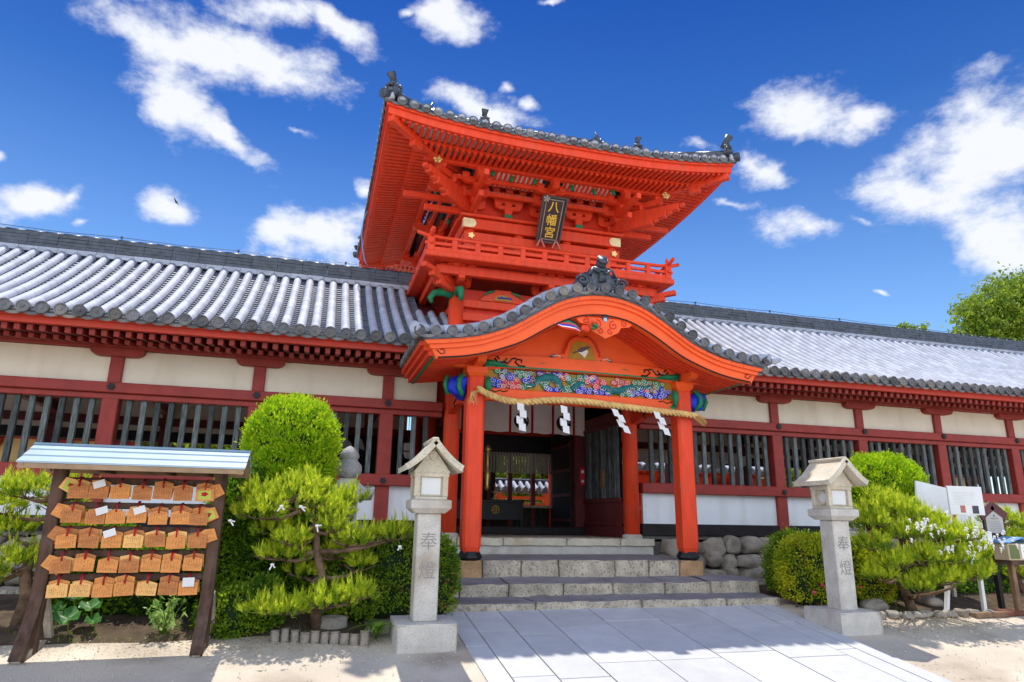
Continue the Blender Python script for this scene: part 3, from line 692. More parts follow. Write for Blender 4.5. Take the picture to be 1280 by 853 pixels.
# railing
for z,w,e in ((5.385,.075,.0),(5.49,.055,.10),(5.60,.05,.24)):
    for s in (-1,1):
        rl=MB()
        yb=-.58 if s<0 else 4.58
        if z>5.5:
            pts=[(-2.2-e,yb,z+.07),(-2.2-e*.3,yb,z+.02),(-2.0,yb,z),(2.0,yb,z),(2.2+e*.3,yb,z+.02),(2.2+e,yb,z+.07)]; rl.smooth=True; rl.tube(pts,.034,8)
            rl.build('rail','verm',gt); rl=MB(); rl.smooth=True; xb=s*2.2; pts=[(xb,-.58-e,z+.07),(xb,-.58-e*.3,z+.02),(xb,-.38,z),(xb,4.38,z),(xb,4.58+e*.3,z+.02),(xb,4.58+e,z+.07)]; rl.tube(pts,.034,8); rl.build('rail','verm',gt)
        else:
            rl.box(-2.2-e,2.2+e,yb-w/2,yb+w/2,z-w/2,z+w/2,c=.006); rl.build('rail','verm',gt); rl=MB(); rl.box(s*2.2-w/2+.002,s*2.2+w/2+.002,-.58-e,4.58+e,z-w/2-.003,z+w/2-.003,c=.006); rl.build('rail','verm',gt)
def rpost(x,y,big=False):
    mb=MB(); w=.058 if big else .045; mb.box(x-w,x+w,y-w,y+w,5.345,5.63 if big else 5.57,c=.008)
    if big: mb.smooth=True; mb.lathe([(.03,0),(.04,.03),(.02,.05),(.035,.08),(.02,.12),(.004,.14)],10,Matrix.Translation((x,y,5.63)))
    mb.build('railing_post','verm',gt)
for i in range(12):
    x=-2.2+4.4*i/11; rpost(x,-.58,i in(0,11)); 
for i in range(1,11):
    if i%1==0: rpost(-2.2,-.58+5.16*i/11); rpost(2.2,-.58+5.16*i/11)
# upper body
mb=MB(); mb.box(-1.40,1.40,.16,3.84,5.34,7.1); mb.build('upper_wall','vermdeep',gt)
for x in (-1.40,-.47,.47,1.40):
    mb=MB(); mb.smooth=True; mb.tube([(x,.14,5.345),(x,.14,6.36)],.105,20); mb.build('upper_column','verm',gt)
for x in (-1.40,1.40):
    for y in (2,3.86):
        mb=MB(); mb.smooth=True; mb.tube([(x,y,5.345),(x,y,6.36)],.105,20); mb.build('upper_column','verm',gt)
def ring2(z0,z1,ex,w=.10,nm='upper_beam'):
    mb=MB(); mb.box(-1.46-ex,1.46+ex,.0+.0,w,z0,z1,c=.008); a=mb.build(nm,'verm',gt)
    for s in (-1,1):
        mb=MB(); mb.box(s*1.53-s*w if s>0 else -1.53,s*1.53 if s>0 else -1.53+w,w+.002,3.95,z0,z1,c=.008); mb.build(nm,'verm',gt)
    return a
b1=ring2(6.12,6.32,.08); b2=ring2(5.89,6.05,.06); ring2(5.70,5.80,.0,.09)
mb=MB(); mb.box(-1.60,1.60,-.04,.24,6.345,6.40,c=.008); mb.box(-1.62,-1.36,.245,3.9,6.345,6.40,c=.008); mb.box(1.36,1.62,.245,3.9,6.345,6.40,c=.008); mb.build('wall_plate','verm',gt)
for s in (-1,1):
    mb=MB(); pts=[(0,-.085),(.15,-.085)]+[(.15+.085*math.sin(math.pi*i/8),-.085*math.cos(math.pi*i/8)) for i in range(1,8)]+[(.15,.085),(0,.085)]
    pts=[(s*(p[0]-.0),p[1]) for p in pts]; pts=[(-p[0],p[1]) for p in pts]
    if s<0: pass
    mb.prism(pts if s>0 else pts[::-1][::-1],(s*1.545,-.004,6.22),(1,0,0),(0,0,1),.008)
    mb.box(s*1.541,s*1.549,.0,.10,6.135,6.305); mb.build('gilt_cap',mat('pale_gilt',(.80,.66,.36),.45,.15,8,metal=.3),b1)
    mb=MB(); flower(mb,s*1.40,-.02,5.97,.06,5); mb.build('gilt_flower','gold',b2)
# windows of the upper storey: green-black grilles
for x0,x1 in ((-1.28,-.6),(-.33,.33),(.6,1.28)):
    mb=MB(); mb.box(x0,x1,.125,.14,5.42,5.69); w=mb.build('window','black',gt)
    mb=MB(); x=x0+.02
    while x<x1: mb.box(x,x+.022,.105,.122,5.42,5.69); x+=.05
    mb.build('grille','green',w)
# bracket clusters under the eaves
for x in (-1.40,0,1.40):
    outs=[(0,-1)]
    if abs(x)>1: outs=[(0,-1),(1 if x>0 else -1,0),(.95*(1 if x>0 else -1),-.95)]
    cluster(x,.12,outs,6.40,3,.135,.235,'bracket_cluster',gt,.27)
for x in (-1.40,1.40):
    s=1 if x>0 else -1
    for y in (2,3.88): cluster(x,y,[(s,0)],6.40,3,.135,.235,'bracket_cluster',gt,.27)
for x in (-.70,.70):
    mb=MB(); masu(mb,x,.08,6.49,.15,.12)
    for k in range(3):
        z=6.60+k*.12; arm(mb,(x-.25-.03*k,.07-.03*k,z-.01),(x+.25+.03*k,.07-.03*k,z-.01),.09,.08)
        for u in (-1,0,1): masu(mb,x+u*(.20+.03*k),.07-.03*k,z+.055,.14,.08)
    q=mb.build('middle_bracket','verm',gt)
    mb=MB(); mb.box(x-.075,x+.075,-.0,.04,6.405,6.49,c=.01); mb.build('green_block','green',q)
# horizontal tie beams at each step
for o,z in ((.235,6.735),(.47,6.87)):
    mb=MB(); y=.12-o; xx=1.40+o
    mb.box(-xx-.25,xx+.25,y-.035,y+.035,z,z+.075,c=.006)
    for s in (-1,1): mb.box(s*xx-.035,s*xx+.035,y+.04,4,z-.002,z+.073,c=.006)
    mb.build('step_beam','verm',gt)
PI_=(2.12,-.60) # purlin line
mb=MB(); mb.box(-2.40,2.40,-.655,-.545,7.0,7.12,c=.01)
for s in (-1,1): mb.box(s*2.12-.055,s*2.12+.055,-.54,4.6,6.998,7.118,c=.01)
mb.box(-2.3,2.3,4.545,4.655,7.0,7.12,c=.01)
mb.build('eave_purlin','verm',gt)
# white slatted cove between clusters and lattice strip
cv=MB(); cv.mat(0)
for a,b in ((-1.10,-.30),(.30,1.10)):
    cv.add([(a-.1,-.17,6.93),(b+.1,-.17,6.93),(b+.1,-.53,7.03),(a-.1,-.53,7.03)],[(0,1,2,3)])
    cv.add([(a-.1,.02,6.80),(b+.1,.02,6.80),(b+.1,-.14,6.825),(a-.1,-.14,6.825)],[(0,1,2,3)])
cv.mat(1)
for a,b in ((-1.10,-.30),(.30,1.10)):
    x=a-.06
    while x<b+.1:
        cv.bar((x,-.175,6.915),(x,-.52,7.01),.042,.03); x+=.088
    x=a-.06
    while x<b+.1:
        cv.bar((x,.02,6.79),(x,-.14,6.815),.022,.02); x+=.048
    for yy in (.0,-.045,-.09,-.135): cv.box(a-.1,b+.1,yy-.008,yy+.008,6.79,6.812)
cv.build('slatted_cove',['wht','verm'],gt)
# side lattice under the left and right brackets
for s in (-1,1):
    cv=MB(); cv.mat(0); cv.box(s*1.43,s*1.44,.35,1.75,6.48,6.95); cv.mat(1)
    y=.4
    while y<1.75: cv.box(s*1.44,s*1.46,y,y+.045,6.46,6.97); y+=.095
    z=6.5
    while z<6.95: cv.box(s*1.44,s*1.462,.33,1.77,z,z+.035); z+=.085
    cv.build('side_lattice',['wht','verm'],gt)
# projecting beam noses at the corners, green tips
for s in (-1,1):
    for k,(z,l) in enumerate(((6.50,.85),(6.60,1.12),(6.70,1.36))):
        mb=MB(); d=Vector((s,-1,0)).normalized(); a=Vector((s*1.40,.12,z)); b=a+d*(l)+Vector((0,0,.02))
        mb.bar(a,b,.125,.14,c=.02); mb.bar(b-Vector((0,0,.0)),b+d*.10+Vector((0,0,.035)),.10,.08,c=.02); n_=mb.build('corner_nose','verm',gt)
        for (dx,dy) in ((s,0),(0,-1)):
            mb=MB(); a=Vector((s*1.40,.12,z-.03)); b=a+Vector((dx,dy,0))*(l*.75+.22)
            if k in(0,2): mb.bar(a,b,.09,.11,c=.01); mb.build('beam_nose','verm',gt)
    for (x,y,z) in ((s*1.16,-.56,6.95),(s*.80,-.50,6.93),(s*.36,-.50,6.95),(s*2.0,.35,6.92),(s*1.99,1.1,6.9),(s*1.98,2.0,6.9),(s*1.66,.9,6.6)):
        mb=MB(); mb.smooth=True; mb.tube([(x-.02*s,y+.04,z+.07),(x,y,z+.02),(x+.01*s,y-.02,z-.05)],.03,7,rs=[.035,.04,.028]); mb.build('green_tip','green',gt)
    # gilt fitting on the hip rafter
    mb=MB(); mb.smooth=True
    c0=Vector((s*2.17,-.68,7.0))
    for q in range(6):
        a=2*math.pi*q/6; boulder(mb,(c0.x+.05*math.cos(a),c0.y-.02,c0.z+.05*math.sin(a)),.034,.03,.034,q)
    boulder(mb,tuple(c0),.035,.045,.035,9); mb.build('gilt_fitting','gold',gt)
mb=MB(); mb.smooth=True; mb.tube([(0,-.50,6.97),(0,-.53,6.92),(0,-.55,6.86)],.03,7,rs=[.035,.045,.028]); mb.build('green_tip','green',gt)
# eaves
XO,YO=3.11,1.46+YC   # outer half sizes (x, y about YC)
XI,YI=2.12,2.60
def zo(u,half): return 7.045+.21*min(1.05,abs(u)/half)**2.7
ZI=7.16
def soff(side,s,t):
    """point on the soffit: side 0 front,1 right,2 back,3 left; s in -1..1 along, t 0 inner..1 outer"""
    xo=XI+(XO-XI)*t; yo=YI+(YO-YI)*t
    z=ZI+(7.045-ZI)*t+.215*abs(s)**2.7*max(0,t)**1.2
    if side==0: return (s*xo,YC-yo,z)
    if side==2: return (-s*xo,YC+yo,z)
    if side==1: return (xo,YC+s*yo,z)
    return (-xo,YC-s*yo,z)
mb=MB(); mb.smooth=True
for sd_ in range(4):
    mb.grid([[soff(sd_,-1+2*j/40,i/8) for j in range(41)] for i in range(9)])
sf=mb.build('soffit','soffit',gt)
RRest=MB()
def rafters(nm,t0,t1,w,h,drop,pitch):
    for sd_ in range(4):
        half=XO if sd_%2==0 else YO; hin=XI if sd_%2==0 else YI
        n=int(half*.985/pitch)
        for k in range(-n,n+1):
            u=k*pitch
            if abs(u)>half*.97: continue
            ts=t0
            # position along the run where this rafter leaves the hip
            tm=(abs(u)-hin)/(half-hin)
            if tm>ts: ts=tm+.02
            if ts>t1-.05: continue
            P=[]; mb=MB() if sd_==0 else RRest
            for q in range(4):
                t=ts+(t1-ts)*q/3; hh=hin+(half-hin)*t; P.append(Vector(soff(sd_,u/hh,t)))
            for a,b in zip(P,P[1:]):
                a=a-Vector((0,0,drop));b=b-Vector((0,0,drop)); mb.bar(a,b+(b-a).normalized()*.004,w,h)
            if sd_==0: mb.build(nm,'verm',gt)
rafters('flying_rafter',.42,.95,.050,.055,.035,.106)
rafters('base_rafter',-.02,.50,.054,.062,.10,.106)
q=RRest.build('rafters','verm',gt); q['kind']='stuff'
mb=MB(); 
for sd_ in range(4):   # board between the tiers
    for i in range(24):
        a=Vector(soff(sd_,-1+2*i/24,.46));b=Vector(soff(sd_,-1+2*(i+1)/24,.46)); mb.bar(a-Vector((0,0,.065)),b-Vector((0,0,.065)),.06,.035)
mb.build('tier_board','verm',gt)
for sx,sy in ((-1,-1),(1,-1),(1,1),(-1,1)):
    mb=MB()
    def C_(t,dz): return Vector((sx*(XI+(XO-XI)*t),YC+sy*(YI+(YO-YI)*t),ZI+(7.045-ZI)*t+.215*max(0,t)**1.2-dz))
    mb.bar(Vector((sx*1.4,YC+sy*1.88,7.12)),C_(.05,.10),.12,.15)
    for q in range(6): mb.bar(C_(q/6*.96,.09),C_((q+1)/6*.96,.085),.12,.13,c=.008)
    mb.bar(C_(.40,.20),C_(.56,.20),.12,.10,c=.01)
    mb.build('hip_rafter','verm',gt)
def edge(side,s,out,dz):
    xo=XO+out; yo=YO+out; z=7.045+.215*abs(s)**2.7+dz
    return {0:(s*xo,YC-yo,z),2:(-s*xo,YC+yo,z),1:(xo,YC+s*yo,z),3:(-xo,YC-s*yo,z)}[side]
for (o0,o1,z0,z1,mt,nm) in ((-.09,.0,-.03,.10,'verm','fascia'),(-.05,.035,.098,.16,'verm','upper_fascia'),(-.03,.055,.158,.185,'tiledark','verge_board')):
    mb=MB()
    for sd_ in range(4):
        n=48; P=[]
        for j in range(n+1):
            s=-1+2*j/n; P.append([edge(sd_,s,o0,z0),edge(sd_,s,o1,z0),edge(sd_,s,o1,z1),edge(sd_,s,o0,z1),edge(sd_,s,o0,z0)])
        mb.grid(P)
    mb.build(nm,mt,gt)
# tower roof
rf=MB(); en=MB()
EX,EYy=XO+.06,YO+.06
def rz(d,s):  # height of roof surface at distance d inward from the edge
    return 7.045+.19+.215*abs(s)**2.7*max(0,1-d/1.6)+.42*d+.045*d*d
rf.mat(1); rf.smooth=True
for sy in (-1,1):
    n=40; m=12; P=[]
    for j in range(n+1):
        s=-1+2*j/n; row=[]
        for i in range(m+1):
            d=(EYy)*i/m; x=s*max(EX-d,1.7) if d<1.41 else s*1.7
            row.append((x,YC+sy*(EYy-d),rz(d,s)))
        P.append(row)
    rf.grid(P)
for sx in (-1,1):
    n=40;m=5;P=[]
    for j in range(n+1):
        s=-1+2*j/n; P.append([(sx*(EX-1.41*i/m),YC+s*(EYy-1.41*i/m),rz(1.41*i/m,s)) for i in range(m+1)])
    rf.grid(P)
rf.smooth=True; rf.mat(0)
p=.194
k=int(EX/p)
for i in range(-k,k+1):
    x=i*p; s=x/EX
    for sy in (-1,1):
        dm=EYy-.05 if abs(x)<1.7 else max(.12,EX-abs(x))
        pts=[(x,YC+sy*(EYy-dm*q/8),rz(dm*q/8,s)+.03) for q in range(9)]
        rf.tube(pts,.068,8); en.smooth=False; tile_end(en,(x,YC+sy*(EYy+.015),rz(0,s)+.035),(0,sy,0),.080)
        if abs(x+p)<EX: en.grid([[(x+p*q/6,YC+sy*(EYy+.0),rz(0,s)-.028-.034*(1-(2*q/6-1)**2)+h+(rz(0,(x+p)/EX)-rz(0,s))*q/6) for q in range(7)] for h in (0,.045)])
k=int(EYy/p)
for i in range(-k,k+1):
    y=i*p; s=y/EYy
    for sx in (-1,1):
        dm=max(.12,min(1.41,EYy-abs(y)))
        rf.tube([(sx*(EX-dm*q/5),YC+y,rz(dm*q/5,s)+.03) for q in range(6)],.068,8); tile_end(en,(sx*(EX+.015),YC+y,rz(0,s)+.035),(sx,0,0),.080)
        if abs(y+p)<EYy: en.grid([[(sx*(EX+.0),YC+y+p*q/6,rz(0,s)-.028-.034*(1-(2*q/6-1)**2)+h) for q in range(7)] for h in (0,.045)])
rr=rf.build('roof',['tile','tilepan'],gt); en.build('eave_tile_ends','tiledisc',rr)
mb=MB()
for sx in (-1,1):
    mb.add([(sx*1.7,YC-2.05,rz(1.41,0)),(sx*1.7,YC+2.05,rz(1.41,0)),(sx*1.7,YC,rz(EYy,0))],[(0,1,2)])
mb.build('gable_wall','vermdeep',gt)
def layered(mb,pts,w,h,n=5,cap=.06):
    for a,b in zip(pts,pts[1:]):
        a=Vector(a);b=Vector(b)
        for q in range(n):
            ww=w*(1-.08*q)*(1.06 if q%2==0 else .96); o=Vector((0,0,h*(q+.5)/n)); mb.bar(a+o,b+o,ww,h/n*.9)
        mb.smooth=True; mb.tube([a+Vector((0,0,h+.01)),b+Vector((0,0,h+.01))],cap,8); mb.smooth=False
def oni(mb,p,d,s=1.0,knob=True):
    """ridge-end tile: shield with side scrolls, brow and a projecting round knob"""
    p=Vector(p); d=Vector(d); d.z=0; d.normalize(); t=Vector((-d.y,d.x,0)); u=Vector((0,0,1))
    sh=[(-.13,0),(-.19,.03),(-.20,.10),(-.14,.14),(-.11,.24),(-.05,.31),(.05,.31),(.11,.24),(.14,.14),(.20,.10),(.19,.03),(.13,0)]
    T_=t
    mb.smooth=False; mb.prism([(a*s,b*s) for a,b in sh],p,T_,u,0.0) if False else None
    vs=[p+T_*a*s+u*b*s for a,b in sh]+[p+T_*a*s*.9+u*b*s*.95+d*.08*s for a,b in sh]; k=len(sh)
    mb.add(vs,[tuple(range(k)),tuple(range(2*k-1,k-1,-1))]+[(i,k+i,k+(i+1)%k,(i+1)%k) for i in range(k)])
    mb.smooth=True
    for q in (-1,1):
        pts=[]
        for i in range(14):
            a=i/13*2*math.pi*1.2; r_=.075*s*(1-i/16); pts.append(p+T_*q*(.17*s+r_*math.cos(a)*.8)+u*(.08*s+r_*math.sin(a))+d*.07*s)
        mb.tube(pts,.022*s,6)
        boulder(mb,tuple(p+T_*q*.045*s+u*.20*s+d*.09*s),.028*s,.03*s,.022*s,q+3)
    boulder(mb,tuple(p+u*.12*s+d*.08*s),.06*s,.05*s,.05*s,5)
    mb.tube([p+T_*-.1*s+u*.25*s+d*.08*s,p+u*.22*s+d*.11*s,p+T_*.1*s+u*.25*s+d*.08*s],.02*s,6)
    if knob:
        a=p+u*.24*s-d*.05*s; b=a+d*.14*s+u*.22*s; mb.tube([a,a+(b-a)*.6,b],.05*s,10,rs=[.055*s,.06*s,.085*s])
rg=MB(); layered(rg,[(-1.85,YC,rz(EYy,0)-.02),(0,YC,rz(EYy,0)-.06),(1.85,YC,rz(EYy,0)-.02)],.26,.34,7)
for sx in (-1,1):
    for sy in (-1,1):
        layered(rg,[(sx*1.45,YC+sy*(EYy-q),rz(q,.4)+.03) for q in (.55,1.2,2.0,2.8,3.4)],.17,.14,3,.05)
        layered(rg,[(sx*(EX-q),YC+sy*(EYy-q),rz(q,1)+.02) for q in (.14,.5,.9,1.35)],.15,.13,3,.05)
rg.build('ridges','tiledark',gt)
on=MB()
for sx in (-1,1):
    oni(on,(sx*1.90,YC,rz(EYy,0)),(sx,0,0),1.5,False)
    mb=MB(); oni(mb,(sx*1.90,YC,rz(EYy,0)),(sx,0,0),1.45,False); 
    # curled fin above the ridge end
    mb.tube([(sx*1.88,YC,rz(EYy,0)+.35),(sx*1.98,YC,rz(EYy,0)+.5),(sx*1.93,YC,rz(EYy,0)+.62)],.05,8,rs=[.08,.05,.015]); mb.build('ridge_end_tile','tiledark',gt)
    for sy in (-1,1):
        mb=MB(); oni(mb,(sx*1.45,YC+sy*(EYy-.52),rz(.5,.4)+.05),(0,sy,0),.78); mb.build('ridge_end_tile','tiledark',gt)
        mb=MB(); oni(mb,(sx*(EX-.12),YC+sy*(EYy-.12),rz(.1,1)+.05),(sx,sy,0),.95); 
        tile_end(mb,(sx*(EX+.05),YC+sy*(EYy+.05),rz(0,1)+.06),(sx,sy,0),.085,.15); mb.build('hip_end_tile','tiledark',gt)
# name board, hung leaning forward from the eaves
nbl=thing('name_board','dark framed name board with gold characters leaning from the upper storey','sign',(0,-.3,6.4))
bo=Vector((.02,-.30,6.36)); tl=R(33); ay=Vector((0,-math.sin(tl),math.cos(tl))); ax=Vector((1,0,0)); nz=ax.cross(ay)
mb=MB(); mb.prism([(-.21,-.43),(.21,-.43),(.225,.43),(-.225,.43)],bo,ax,ay,.05); bd=mb.build('board',mat('dark_brown_lacquer',(.06,.035,.035),.5,.15,6),nbl)
mb=MB()
for a,b in (((-.155,-.36),(-.165,.36)),((.155,-.36),(.165,.36)),((-.165,.36),(.165,.36)),((-.155,-.36),(.155,-.36))):
    mb.bar(bo+ax*a[0]+ay*a[1]+nz*.052,bo+ax*b[0]+ay*b[1]+nz*.052,.012,.008,up=nz)
mb.build('inner_frame_line','greywood',nbl)
mb=MB(); mb.prism([(-.225,-.43),(-.20,-.43),(-.215,.43),(-.24,.43)],bo,ax,ay,.075); mb.prism([(.20,-.43),(.225,-.43),(.24,.43),(.215,.43)],bo,ax,ay,.075)
mb.prism([(-.215,.40),(.215,.40),(.22,.43),(-.22,.43)],bo,ax,ay,.073); mb.prism([(-.2,-.43),(.2,-.43),(.2,-.40),(-.2,-.40)],bo,ax,ay,.073); mb.build('frame',mat('grey_brown_frame',(.10,.08,.08),.5,.2,6),nbl)
mb=MB()
for ch,dy in zip('八幡宮',(.235,.0,-.225)): glyph(mb,ch,bo+ay*dy+nz*.05,ax,ay,.215,.012,.002)
mb.build('characters','goldpaint',nbl)
mb=MB(); 
for q in range(5):
    a=2*math.pi*q/5+.3; mb.prism([(-.17+.0,.37),(-.17+.045*math.cos(a-.4),.37+.045*math.sin(a-.4)),(-.17+.07*math.cos(a),.37+.07*math.sin(a)),(-.17+.045*math.cos(a+.4),.37+.045*math.sin(a+.4))],bo+nz*.07,ax,ay,.012)
mb.build('corner_fitting','greywood',nbl)
for x in (-.15,.15):
    mb=MB(); q=bo+ax*x-ay*.40+nz*.08; mb.bar(q+Vector((-.075,0,-.12)),q+Vector((0,0,.05)),.03,.03); mb.bar(q+Vector((.075,0,-.12)),q+Vector((0,0,.05)),.03,.03); mb.build('support_hook',mat('rose_metal',(.5,.13,.10),.4,.1),nbl)

# ---------- curved-gable porch ----------
pc=thing('porch','orange entrance porch with curved gable, carved dragon panel and dark tiles','porch',(0,-1.8,.5))
def symtab(half): return [(-a,b) for a,b in half[::-1] if a>0]+half
Tt=smoothtab(symtab([(0,4.245),(.4,4.215),(.65,4.13),(.85,4.03),(1.03,3.91),(1.2,3.79),(1.4,3.66),(1.6,3.56),(1.8,3.49),(2.0,3.44),(2.25,3.41),(2.64,3.385)]),80)
Ft=smoothtab(symtab([(0,4.14),(.3,4.11),(.63,4.01),(.98,3.80),(1.38,3.54),(1.8,3.38),(2.2,3.31),(2.53,3.27)]),80)
Bt=smoothtab(symtab([(0,3.86),(.4,3.81),(.79,3.62),(1.22,3.34),(1.67,3.17),(2.0,3.09),(2.42,3.04)]),80)
TT=lambda x:interp(Tt,x); FF=lambda x:interp(Ft,x); BB=lambda x:interp(Bt,x)
YF=-2.60
def bandmesh(mb,lo,hi,y0,y1,xe0,xe1,n=80):
    """a curved board between heights lo(x) and hi(x), from y0 (front) to y1; ends run from xe0 (bottom) to xe1 (top)"""
    P=[]
    for j in range(n+1):
        s=-1+2*j/n; xl=s*xe0; xh=s*xe1
        P.append([(xl,y1,lo(xl)),(xl,y0,lo(xl)),(xh,y0,hi(xh)),(xh,y1,hi(xh)),(xl,y1,lo(xl))])
    mb.grid(P); mb.add(P[0][:4],[(0,1,2,3)]); mb.add(P[-1][:4],[(3,2,1,0)])
mb=MB(); mb.smooth=False
bandmesh(mb,BB,lambda x:FF(x)-.10,YF,YF+.10,2.36,2.43); bb_=mb.build('bargeboard','verm2',pc)
mb=MB(); bandmesh(mb,lambda x:FF(x)-.115,lambda x:FF(x)-.052,YF-.03,YF+.08,2.44,2.47); mb.build('bargeboard_moulding','verm2',pc)
mb=MB(); bandmesh(mb,lambda x:FF(x)-.055,lambda x:FF(x)+.0,YF-.06,YF+.08,2.49,2.53); mb.build('verge_moulding','verm2',pc)
mb=MB(); bandmesh(mb,lambda x:FF(x)+.001,lambda x:FF(x)+.03,YF-.075,YF+.1,2.54,2.55); mb.build('verge_board','tiledark',pc)
ln=MB(); ln.smooth=True
ln.tube([(x,YF-.006,BB(x)+.012) for x in [-2.34+4.68*i/80 for i in range(81)]],.011,6)
for s in (-1,1):   # small scroll at the bargeboard foot
    ln.tube([(s*2.36,YF-.006,3.16),(s*2.30,YF-.006,3.11),(s*2.25,YF-.006,3.13),(s*2.27,YF-.006,3.18),(s*2.31,YF-.006,3.17)],.006,5)
    x=.15
ln.build('painted_edge_line','line',bb_)
mb=MB()
for i in range(23):
    x=-2.2+.2*i; mb.box(x-.003,x+.003,YF-.0625,YF-.055,FF(x)-.05,FF(x)-.004)
mb.build('board_joints','vermdeep',bb_)
# side layered eave boards and ceiling
YB=-.52
for s in (-1,1):
    for (x0,x1,z0,z1) in ((2.50,2.56,3.23,3.30),(2.44,2.51,3.165,3.235),(2.38,2.45,3.10,3.17)):
        mb=MB(); mb.box(s*x0,s*x1,YF+.09,YB,z0,z1); mb.build('side_eave_board','verm',pc)
mb=MB(); mb.smooth=True
mb.grid([[(x,y,BB(x)+.10) for y in (YF+.1,YB)] for x in [-2.42+4.84*i/60 for i in range(61)]]); mb.build('curved_ceiling','vermdeep',pc)
gtp=MB(); y=YF+.17
while y<YB:
    P=[]; mb=MB()
    for i in range(61):
        x=-2.36+4.72*i/60; z=BB(x)+.045+(.0 if abs(x)<9 else 0); P.append([(x,y-.025,z),(x,y+.025,z),(x,y+.025,z+.06),(x,y-.025,z+.06),(x,y-.025,z)])
    mb.grid(P); rbs=mb.build('curved_rafter','verm',pc)
    for s in (-1,1): gtp.box(s*2.355,s*2.385,y-.028,y+.028,BB(2.36)+.035,BB(2.36)+.10)
    y+=.115
gtp.box(-2.39,-2.385,YF+.1,YB,BB(2.36)+.03,BB(2.36)+.105); gtp.build('green_rafter_tips','green',rbs)
# porch roof tiles: rows follow the curve; short tiles on the front verge
rf=MB(); en=MB()
xs_=[-2.60+5.2*i/64 for i in range(65)]
rf.mat(1); rf.smooth=True; rf.grid([[(x,y,FF(x)+.06) for x in xs_] for y in (YF-.08,YB+.0)][::-1]); rf.grid([[(x,YF-.08,FF(x)+.03+h) for x in xs_] for h in (0,.03)])
rf.mat(0)
y=YF+.42
while y<0.0:
    m=22; hi_=xs_
    yb=y
    lim=2.6 if y<-.75 else 1.9
    pts=[(x,y,FF(x)+.085) for x in [ -lim+2*lim*i/60 for i in range(61)]]
    rf.tube(pts,.06,8)
    if lim>2:
        for s in (-1,1): tile_end(en,(s*2.61,y,FF(2.6)+.085),(s,0,0),.068)
    y+=.2
# arc-length spaced verge tiles
acc=0; xs2=[0]; x=0; px_,pz_=0,TT(0)
while x<2.60:
    x+=.005; z=TT(x); acc+=math.hypot(x-px_,z-pz_); px_,pz_=x,z
    if acc>=.212: xs2.append(x); acc=0
xs2=sorted(set([-q for q in xs2]+xs2))
for x in xs2:
    z=TT(x); rf.tube([(x,YF-.07,z),(x,YF+.28,z+.012)],.060,10); tile_end(en,(x,YF-.10,z),(0,-1,0),.072,.06,16)
for a,b in zip(xs2,xs2[1:]):
    vs=[];n=7
    for (yy,h) in ((YF-.09,-.075),(YF-.09,-.03),(YF+.2,-.02)):
        for q in range(n):
            t=q/(n-1); x=a+(b-a)*t; vs.append((x,yy,TT(a)+(TT(b)-TT(a))*t+h-.028*(1-(2*t-1)**2)))
    en.add(vs,[(r_*n+q,r_*n+q+1,(r_+1)*n+q+1,(r_+1)*n+q) for r_ in (0,1) for q in range(n-1)])
# verge roll: tube segments following the curve
pts=[(x,YF+.17,TT(x)+.075) for x in [-2.60+5.2*i/90 for i in range(91)]]
for i in range(0,90,3): rf.tube(pts[i:i+4],.062,10,rs=[.066,.064,.062,.060])
rr=rf.build('roof',['tile','tilepan'],pc); en.build('verge_tile_ends','tiledisc',rr)
mb=MB()
for s in (-1,1):
    mb=MB(); tile_end(mb,(s*2.68,YF-.07,3.43),(s,-.9,0),.075,.18); mb.tube([(s*2.5,YF+.05,3.44),(s*2.68,YF-.06,3.43)],.07,10)
    if s<0: mb.build('corner_tile','tile',pc)
mb.tube([(2.62,YF-.02,3.40),(2.80,YF-.02,3.41),(2.88,YF-.03,3.44)],.03,6,rs=[.05,.045,.03])
mb.build('corner_tile','tile',pc)
mb=MB(); layered(mb,[(0,YF+.35,4.24),(0,-.05,4.24)],.2,.10,3,.055); mb.build('ridge','tiledark',pc)
mb=MB(); oni(mb,(.0,YF+.14,4.27),(0,-1,0),1.25,False)
mb.smooth=True
boulder(mb,(0,YF+.16,4.46),.20,.12,.17,2)
for s in (-1,1):
    boulder(mb,(s*.29,YF+.12,4.36),.11,.09,.085,4); boulder(mb,(s*.20,YF+.13,4.45),.08,.09,.08,6)
    pts=[]
    for i in range(18):
        a=i/17*2*math.pi*1.3; r_=.10*(1-i/22); pts.append((s*(.30+r_*math.cos(a)),YF+.02,4.37+r_*math.sin(a)*.85))
    mb.tube(pts,.018,6)
    mb.tube([(s*.04,YF+.0,4.50),(s*.15,YF+.0,4.56),(s*.21,YF+.02,4.45)],.022,6)
mb.tube([(0,YF+.14,4.58),(0,YF+.05,4.66),(0,YF-.03,4.71)],.06,14,rs=[.07,.075,.085]); tile_end(mb,(0,YF-.03,4.71),(0,-.7,.5),.085)
mb.build('crown_ornament','tiledark',pc)
